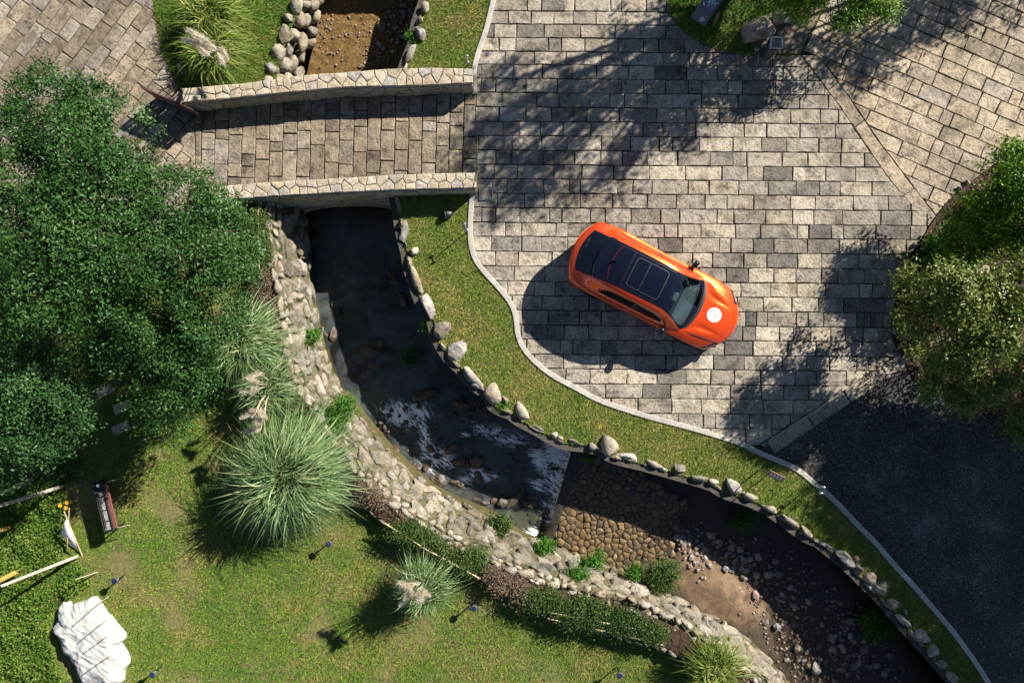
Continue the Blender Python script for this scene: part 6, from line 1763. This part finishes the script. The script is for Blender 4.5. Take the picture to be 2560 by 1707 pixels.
# information board, wooden post, plinth boulders, litter bin
P0, P1, P2, P3 = [PV(1727, 46, .55), PV(1762, 66, .42), PV(1812, -10, 1.05), PV(1777, -30, 1.15)]
t = thing("information_board", "slate blue sloping information board with pale line drawing", "sign", (P0.x + .4, P0.y + .3, 0))
ex = (P1 - P0); ey = (P3 - P0); nn = ex.cross(ey).normalized()
if nn.z < 0: nn = -nn
V = []
for p in (P0, P1, P1 + ey, P0 + ey): V += [p, p - nn * .06]
pn = part("panel", (V, [(0, 2, 4, 6), (7, 5, 3, 1), (0, 1, 3, 2), (2, 3, 5, 4), (4, 5, 7, 6), (6, 7, 1, 0)]), M['board'], t)
def bp(u, v, up=.004): return P0 + ex * u + ey * v + nn * up
def brib(pts, w):
    V, F = [], []
    for i, p in enumerate(pts):
        a, b = pts[max(i - 1, 0)], pts[min(i + 1, len(pts) - 1)]
        d = (bp(*b) - bp(*a)); s = d.cross(nn).normalized() * w / 2
        V += [bp(*p) + s, bp(*p) - s]
    return V, [(2 * i, 2 * i + 1, 2 * i + 3, 2 * i + 2) for i in range(len(pts) - 1)]
rr = random.Random(9)
lines = [[(.25, .62), (.36, .66), (.45, .64), (.52, .70), (.6, .66), (.72, .68), (.85, .63)], [(.38, .72), (.45, .60), (.5, .56), (.48, .50)], [(.55, .74), (.6, .62), (.7, .58), (.78, .52)], [(.42, .80), (.48, .72), (.56, .76), (.62, .72)], [(.64, .78), (.7, .7), (.78, .74), (.84, .7), (.9, .74)], [(.3, .85), (.4, .8), (.5, .84)]]
part("line_drawing", join(*[brib(l, .02) for l in lines]), M['print_blue'], pn)
part("emblem", join(*[brib(l, .022) for l in ([(.50, .10), (.56, .20), (.66, .17)], [(.58, .08), (.64, .17), (.74, .16)], [(.66, .07), (.70, .13), (.80, .14)], [(.52, .05), (.62, .09)])]), M['print_white'], pn)
part("caption_plate", brib([(.12, .56), (.26, .50)], .035), M['print_white'], pn)
for u in (.2, .8):
    a = bp(u, .5, -.06); part("leg", tube([a, Vector((a.x, a.y, -.05))], .03, 8), M['dark_metal'], t)
a, b = PV(1783, 64, 0), PV(1797, 34, .95)
o = part("wooden_post", tube([a, b], [.045, .04], 10), M['wood'], None); tag(o, "short brown wooden post beside the slate blue information board", "post")
big = rock_mesh(77, M['rock_pink'], 3, .26, 6); bo = bpy.data.objects.new("boulder", big); bo.location = P(1891, 78, .25); bo.scale = (1.02, .86, .85); bo.rotation_euler = (.1, 0, .3); COL.objects.link(bo)
tag(bo, "large brown pitted boulder with a pinkish side beside the litter bin", "boulder", "boulders in the top planting bed")
o = rock("boulder", 'rock_grey', P(1962, 42, .18), (.72, .58, .5), .3, None, (0, .1), idx=2); tag(o, "blue grey boulder half under the yellow green tree", "boulder", "boulders in the top planting bed")
o = rock("boulder", 'rock_grey', P(1950, 82, .08), (.24, .2, .2), .8, None, idx=4); tag(o, "small round grey stone between the two top boulders", "boulder", "boulders in the top planting bed")
o = rock("boulder", 'rock_grey', P(1892, 124, .06), (.2, .16, .16), .2, None, idx=5); tag(o, "small pale stone at the paving edge below the brown boulder", "boulder", "boulders in the top planting bed")
o = rock("boulder", 'rock', P(456, 174, .12), (.24, .42, .3), .35, None, idx=3); tag(o, "upright cream stone at the corner of the path verge", "boulder")
x, y, _ = P(1943, 106, .75)
t = thing("litter_bin", "square brushed steel litter bin beside the brown boulder", "litter bin", (x, y, 0))
rot = math.radians(-4)
part("body", box(x - .01, y, .30, .27, .27, .60, rot, .012), M['steel'], t)
ls = []
hb = .15
for a, b, w, l in ((0, hb, .34, .04), (0, -hb, .34, .04), (hb, 0, .04, .26), (-hb, 0, .04, .26)): ls.append(box(x + a, y + b, .72, w, l, .05, 0, .012))
lid = part("lid", join(*ls), M['steel'], t); part("ashtray", box(x, y, .705, .25, .25, .03, 0, .004), M['ash'], lid)
part("opening", box(x - .01, y - .135, .60, .20, .012, .10, rot), M['black_trim'], t)
part("corner_post", join(*[box(x + sx * .12, y + sy * .12, .64, .02, .02, .14) for sx in (-1, 1) for sy in (-1, 1)]), M['steel'], t)
part("base_frame", tube([(x - .26, y - .06, .03), (x - .26, y - .24, .03), (x - .10, y - .24, .03)], .014, 6), M['steel'], t)

# small brown name board on the lawn strip
a, b = PV(1916, 1187, .85), PV(1954, 1206, .85)
t = thing("sign_board", "small brown wooden sign board with white marks on the lawn strip", "sign", ((a.x + b.x) / 2, (a.y + b.y) / 2, 0))
d = (b - a).normalized(); n = Vector((-d.y, d.x, 0)); n = n if n.y > 0 else -n
up = (n * .55 + Vector((0, 0, .35))).normalized()
L = (b - a).length; hgt = .19
q0 = a - up * 0; V = []
face = d.cross(up).normalized(); face = face if face.z > 0 else -face
for p in (a, b, b + up * hgt, a + up * hgt): V += [p, p - face * .03]
pn = part("panel", (V, [(0, 2, 4, 6), (7, 5, 3, 1), (0, 1, 3, 2), (2, 3, 5, 4), (4, 5, 7, 6), (6, 7, 1, 0)]), M['wood'], t)
for k in range(4):
    u0 = .12 + .2 * k; mk = []
    for (p, q) in (((0, .30), (.12, .34)), ((.02, .55), (.13, .52)), ((.05, .25), (.07, .75)), ((.0, .72), (.11, .76))):
        s0 = a + d * L * (u0 + p[0]) + up * hgt * p[1] + face * .004; s1 = a + d * L * (u0 + q[0]) + up * hgt * q[1] + face * .004
        w = (s1 - s0).cross(face).normalized() * .008; mk.append(([s0 + w, s0 - w, s1 - w, s1 + w], [(0, 1, 2, 3)]))
    part("character", join(*mk), M['print_white'], pn)
for u in (.2, .8):
    p = a.lerp(b, u) - face * .03; part("leg", tube([(p.x, p.y, -.05), p + up * .1], .018, 6), M['wood'], t)

# rusty steel screen at the bridge end
a, b = PV(349, 216, .9), PV(478, 272, .9)
t = thing("steel_screen", "thin rusty steel screen standing at the end of the north parapet", "screen", ((a.x + b.x) / 2, (a.y + b.y) / 2, 0))
d = (b - a); d.z = 0; L = d.length; d.normalize(); n = Vector((-d.y, d.x, 0)) * .018
pl = []
for (u0, u1, z0, z1) in ((0, 1, .80, .9), (0, 1, 0, .12)):
    p, q = a + d * L * u0, a + d * L * u1
    pl.append(([(p + n).to_tuple()[:2] + (z0,), (q + n).to_tuple()[:2] + (z0,), (q - n).to_tuple()[:2] + (z0,), (p - n).to_tuple()[:2] + (z0,), (p + n).to_tuple()[:2] + (z1,), (q + n).to_tuple()[:2] + (z1,), (q - n).to_tuple()[:2] + (z1,), (p - n).to_tuple()[:2] + (z1,)], [(0, 1, 5, 4), (1, 2, 6, 5), (2, 3, 7, 6), (3, 0, 4, 7), (4, 5, 6, 7)]))
part("frame_rail", join(*pl), M['corten'], t)
rr = random.Random(3); u = 0.0
while u < L - .03:
    w = rr.uniform(.07, .2); e = min(u + w, L)
    p, q = a + d * u, a + d * e
    V = [(p + n * .8).to_tuple()[:2] + (.11,), (q + n * .8).to_tuple()[:2] + (.11,), (q - n * .8).to_tuple()[:2] + (.11,), (p - n * .8).to_tuple()[:2] + (.11,)]
    V += [(v[0], v[1], .81) for v in V]
    part("screen_slat", (V, [(0, 1, 5, 4), (1, 2, 6, 5), (2, 3, 7, 6), (3, 0, 4, 7)]), M['corten'], t)
    u = e + rr.uniform(.012, .03)

# stepping stones under the trees
for (px, py, ang, lab) in ((262, 977, 25, "upper stepping stone slab under the left trees"), (305, 1018, 20, "middle stepping stone slab under the left trees"), (302, 1070, 25, "lower stepping stone slab at the edge of the tree shade")):
    x, y, _ = P(px, py, ZG + .03); a = math.radians(ang)
    c = [(x + u * math.cos(a) - v * math.sin(a), y + u * math.sin(a) + v * math.cos(a)) for u, v in ((-.27, -.15), (.27, -.14), (.26, .16), (-.26, .15))]
    o = part("stepping_stone", prism(c, ZG + .04, ZG - .03, .015, .01, .2), M['slab_warm'], None); tag(o, lab, "stepping stone", "stepping stones in the garden")

# bamboo stakes on the left
def stake(name, label, bx, by, tx, ty, h, r, mat, z0=ZG, cat="stake", group="bamboo stakes in the garden"):
    a, b = PV(bx, by, z0) - Vector((0, 0, .05)), PV(tx, ty, z0 + h)
    n = max(4, int((b - a).length / .16)); path, rad = [], []
    for i in range(n + 1):
        path.append(a.lerp(b, i / n)); rad.append(r * (1.0 if i % 2 else 1.1) * (1 - .15 * i / n))
    path2, rad2 = [], []
    for i in range(n):
        for f, k in ((0.0, 1.12), (.06, 1.0), (.94, 1.0)): path2.append(path[i].lerp(path[i + 1], f)); rad2.append(r * k * (1 - .15 * i / n))
    path2.append(path[-1]); rad2.append(r * .86)
    o = part(name, tube(path2, rad2, 10), M[mat], None, True); return tag(o, label, cat, group)
stake("bamboo_stake", "longest pale bamboo stake leaning out over the weeds", 195, 1390, 2, 1465, 2.0, .048, 'bamboo_white')
stake("bamboo_stake", "upper brown bamboo stake under the pale tree", 158, 1215, -40, 1276, 2.3, .058, 'bamboo_grey')
stake("bamboo_stake", "topmost grey bamboo stake at the left edge", 86, 1196, -60, 1256, 2.3, .062, 'bamboo_grey')
stake("bamboo_stake", "short yellow bamboo stub at the left edge below the longest stake", 40, 1430, -30, 1466, 2.0, .07, 'bamboo_yellow')
stake("bamboo_stake", "small ochre bamboo stub at the left edge in the weeds", 22, 1319, -40, 1338, 2.2, .06, 'bamboo_yellow')
stake("bamboo_stake", "thin pale stick standing by the solar light", 244, 1430, 188, 1448, .85, .016, 'bamboo_white')
# tarpaulin over a low stack, with stakes beside it
zt = [(190, 690), (250, 610), (330, 490), (280, 450), (300, 320), (370, 240), (470, 260), (480, 330), (560, 270), (750, 220), (830, 165), (920, 165), (980, 250), (1110, 460), (1160, 490), (1280, 640), (1430, 820), (1420, 890), (1340, 970), (1420, 1080), (1490, 1220), (1490, 1320), (1410, 1430), (1400, 1600), (1300, 1720), (760, 1700), (700, 1568), (610, 1340), (480, 1150), (380, 1080), (350, 930), (260, 770)]
ol = [P(90 + a / 6.908, 1480 + b / 6.908, .2)[:2] for a, b in zt]
dense = []
for p, q in zip(ol, ol[1:] + ol[:1]):
    k = max(2, int(math.dist(p, q) / .025)); dense += [(p[0] + (q[0] - p[0]) * t / k, p[1] + (q[1] - p[1]) * t / k) for t in range(k)]
cx, cy = np.mean(np.array(dense), 0)
rings = list(np.linspace(0, .96, 44)) + [.98, 1.0, 1.01, 1.015]
V = []; n = len(dense)
def fold(x, y):
    v = Vector((x, y, 0)); a = .05 * mnoise.noise(Vector((x * 1.6, y * 1.6, 4)))
    for k, (ang, fr, amp) in enumerate(((28, 4.2, .035), (75, 3.0, .035), (-35, 6.5, .028), (60, 11.0, .016))):
        c_, s_ = math.cos(math.radians(ang)), math.sin(math.radians(ang)); u, w = x * c_ + y * s_, -x * s_ + y * c_
        q = mnoise.noise(Vector((u * fr * .35 + .5 * mnoise.noise(Vector((x * 2, y * 2, k))), w * fr, k * 9.1)))
        a += amp * (1 - abs(q) * 2.6) * (0.4 + 0.9 * abs(mnoise.noise(Vector((x * 1.3, y * 1.3, k * 3.3 + 2)))))
    return a
for ri, f in enumerate(rings):
    for (x, y) in dense:
        px_, py_ = cx + (x - cx) * f, cy + (y - cy) * f
        base = .42 * (1 - max(0, f - .55) ** 2 * 2.2) - .05 * f
        z = ZG + base + fold(px_, py_) * (1.0 if f < .97 else .6)
        if f > 1.0: z = ZG + (.14 if f < 1.012 else -.02)
        V.append((px_, py_, z))
F = [(r * n + i, r * n + (i + 1) % n, (r + 1) * n + (i + 1) % n, (r + 1) * n + i) for r in range(len(rings) - 1) for i in range(n)]
if poly_area(dense) < 0: F = [f[::-1] for f in F]
o = obj("tarpaulin", mesh_from("tarpaulin", V, F, M['tarp'], True)); tag(o, "crumpled white tarpaulin draped over a low stack on the lawn", "tarpaulin")
for k, (bx, by, tx, ty, w) in enumerate(((272, 1489, 215, 1531, "first"), (281, 1540, 230, 1573, "second"), (288, 1580, 240, 1604, "third"), (300, 1626, 242, 1655, "fourth"))):
    stake("bamboo_stick", "%s thin stick from the top beside the white tarpaulin" % w, bx, by, tx, ty, 1.1, .015, 'bamboo_grey', group="sticks beside the tarpaulin", cat="stick")
# rag tied to leaning sticks
s1 = stake("bamboo_stick", "nearly upright tan stick with a pale rag behind it", 163, 1388, 173, 1270, .8, .022, 'bamboo', group="sticks with a rag", cat="stick")
s2 = stake("bamboo_stick", "slanting tan stick crossing under the other beside the rag", 206, 1398, 160, 1278, .75, .02, 'bamboo', group="sticks with a rag", cat="stick")
ra = [PV(153, 1336, .2), PV(158, 1312, .38), PV(168, 1294, .46), PV(171, 1312, .42), PV(176, 1322, .36), PV(186, 1348, .25), PV(194, 1374, .05), PV(176, 1362, .12), PV(168, 1340, .22), PV(160, 1346, .12)]
cc_ = sum(ra, Vector()) / len(ra) + Vector((0, 0, .05)); V = [cc_] + ra + [p - Vector((0, 0, .01)) for p in ra]; m = len(ra)
F = [(0, 1 + i, 1 + (i + 1) % m) for i in range(m)] + [(1 + i, 1 + m + i, 1 + m + (i + 1) % m, 1 + (i + 1) % m) for i in range(m)]
o = obj("rag", mesh_from("rag", V, F, M['cloth'], True)); tag(o, "pale rag hanging on the two crossed tan sticks", "rag")
# orange yellow flowers
fx = PV(162, 1262, ZG)
t = thing("flower", "plant with three orange yellow blooms at the edge of the weeds", "flower", fx)
for (px, py) in ((151, 1263), (167, 1256), (165, 1269)):
    c = PV(px, py, .32); V = [c]; F = []
    for k in range(8):
        a = 2 * math.pi * k / 8; e = c + Vector((.055 * math.cos(a), .055 * math.sin(a), .012)); s = Vector((-math.sin(a), math.cos(a), 0)) * .018
        o = len(V); V += [e - s, e + s]; F.append((0, o, o + 1))
    b = part("bloom", (V, F), M['flower'], t); part("stem", tube([fx, c], .006, 5), M['leaf_fresh'], b)

# long charcoal grill
ga, gb = PV(243, 1203, .42), PV(273, 1329, .42)
d = (gb - ga).normalized(); n = Vector((-d.y, d.x, 0)); L = (gb - ga).length; mid_ = (ga + gb) / 2; ang = math.atan2(d.y, d.x)
if n.x < 0: n = -n
t = thing("charcoal_grill", "long narrow dark charcoal grill full of pale ash on the lawn", "grill", (mid_.x, mid_.y, ZG))
def gbx(u, v, z, su, sv, sz, bev=.0): c = mid_ + d * u + n * v; return box(c.x, c.y, z, su, sv, sz, ang, bev)
part("trough", join(gbx(0, .13, .36, L, .025, .16, .004), gbx(0, -.13, .36, L, .025, .16, .004), gbx(L / 2 - .012, 0, .36, .024, .26, .16), gbx(-L / 2 + .012, 0, .36, .024, .26, .16), gbx(0, 0, .30, L, .26, .02)), M['black_trim'], t)
part("ash_bed", join(gbx(.13, 0, .375, L - .36, .225, .05, .01)), M['ash'], t)
part("charcoal_end", join(gbx(-L / 2 + .17, 0, .36, .28, .225, .03)), M['black_trim'], t)
part("bowl", lathe((mid_ - d * (L / 2 - .13)).x, (mid_ - d * (L / 2 - .13)).y, [(.0, .395), (.035, .395), (.05, .43), (.046, .43), (.03, .405), (0, .403)], 18), M['lamp_white'], t, True)
for u in (-.30, .10, .42): part("cross_bar", gbx(u, 0, .43, .014, .27, .012), M['dark_metal'], t)
for v in (-.085, -.05, .085): part("grate_rod", gbx(.1, v, .415, L - .4, .008, .008), M['dark_metal'], t)
part("side_board", gbx(.04, .20, .40, L - .2, .11, .03, .006), M['wood_red'], t)
part("lower_shelf", gbx(.1, -.20, .02, L - .3, .22, .025, .004), M['wood_tan'], t)
for u in (-L / 2 + .1, L / 2 - .08):
    for v in (-.12, .12): part("leg", gbx(u, v, .05, .03, .03, .52), M['dark_metal'], t)
for u in (L / 2 - .05, -L / 2 + .08): part("handle", gbx(u, .40, .36, .022, .36, .022, .006), M['bamboo_grey'], t)

# bamboo rails along the planter
def rail(label, a, b, z=.42, r=.022):
    p, q = PV(a[0], a[1], z), PV(b[0], b[1], z)
    t = thing("bamboo_rail", label, "rail", ((p.x + q.x) / 2, (p.y + q.y) / 2, ZG), "bamboo rails along the planter")
    nn_ = int((q - p).length / .3); pts, rad = [], []
    for i in range(nn_ * 3 + 1):
        f = i / (nn_ * 3); pts.append(p.lerp(q, f) + Vector((0, 0, -.02 * math.sin(f * 3.1)))); rad.append(r * (1.15 if i % 3 == 0 else 1.0))
    part("pole", tube(pts, rad, 8), M['bamboo'], t, True)
    for f in (.08, .5, .92):
        c = p.lerp(q, f); part("support", tube([(c.x, c.y, ZG - .05), (c.x, c.y, z)], .018, 6), M['bamboo_grey'], t)
rail("bamboo rail along the planter nearest the largest pampas grass", (962, 1308), (1060, 1370))
rail("bamboo rail along the planter beside the small plumed pampas clump", (1056, 1368), (1200, 1446))
rail("upper bamboo rail in front of the rose hedge", (1372, 1530), (1632, 1580), .40)
rail("lower bamboo rail in front of the rose hedge", (1368, 1545), (1660, 1612), .30)
rail("thin upright looking bamboo rail beside the creeper below the bridge", (645, 500), (648, 700), .40, .016)

# dead wood in the right bed
t = thing("dead_wood", "pile of dead brown wood between the shrubs at the right edge", "wood", P(2440, 690, .03))
c = PV(2435, 685, .35); k = 0
for (dx, dy, l, a, r) in ((0, 0, .9, 35, .09), (.05, -.14, .8, 30, .06), (.18, -.28, .55, 5, .04), (.3, -.2, .4, 60, .04), (-.1, .15, .7, 40, .05)):
    p = c + Vector((dx, dy, .03 * k)); q = Vector((math.cos(math.radians(a)), math.sin(math.radians(a)), .12)) * l / 2; k += 1
    part("log", tube([p - q, p - q * .3 + Vector((.01, .02, 0)), p + q * .4, p + q], [r, r * .95, r * .85, r * .7], 9), M['wood'], t, True)
# pale edge stones of the right bed
for k, (px, py, l, w, a) in enumerate(((2238, 800, .16, .12, 80), (2236, 830, .2, .14, 95), (2250, 866, .26, .14, 120), (2266, 893, .5, .2, 118), (2244, 770, .14, .1, 70), (2250, 745, .13, .1, 60), (2420, 455, .22, .12, 40), (2400, 470, .2, .12, 20))):
    o = rock("edge_stone", 'rock_grey' if k < 6 else 'rock', P(px, py, .06), (l, w, w), math.radians(-a), None)
    tag(o, ["small edge stone above the lowest pair at the shrub foot", "edge stone beside the plaza at the shrub foot", "edge stone just above the long pale one", "long pale edge stone at the corner of plaza and driveway", "little stone at the left foot of the olive shrub", "uppermost little stone at the foot of the olive shrub", "stone at the terrace edge under the yellow green shrub", "second stone at the terrace edge near the yellow green shrub"][k], "stone", "edge stones of the right bed")
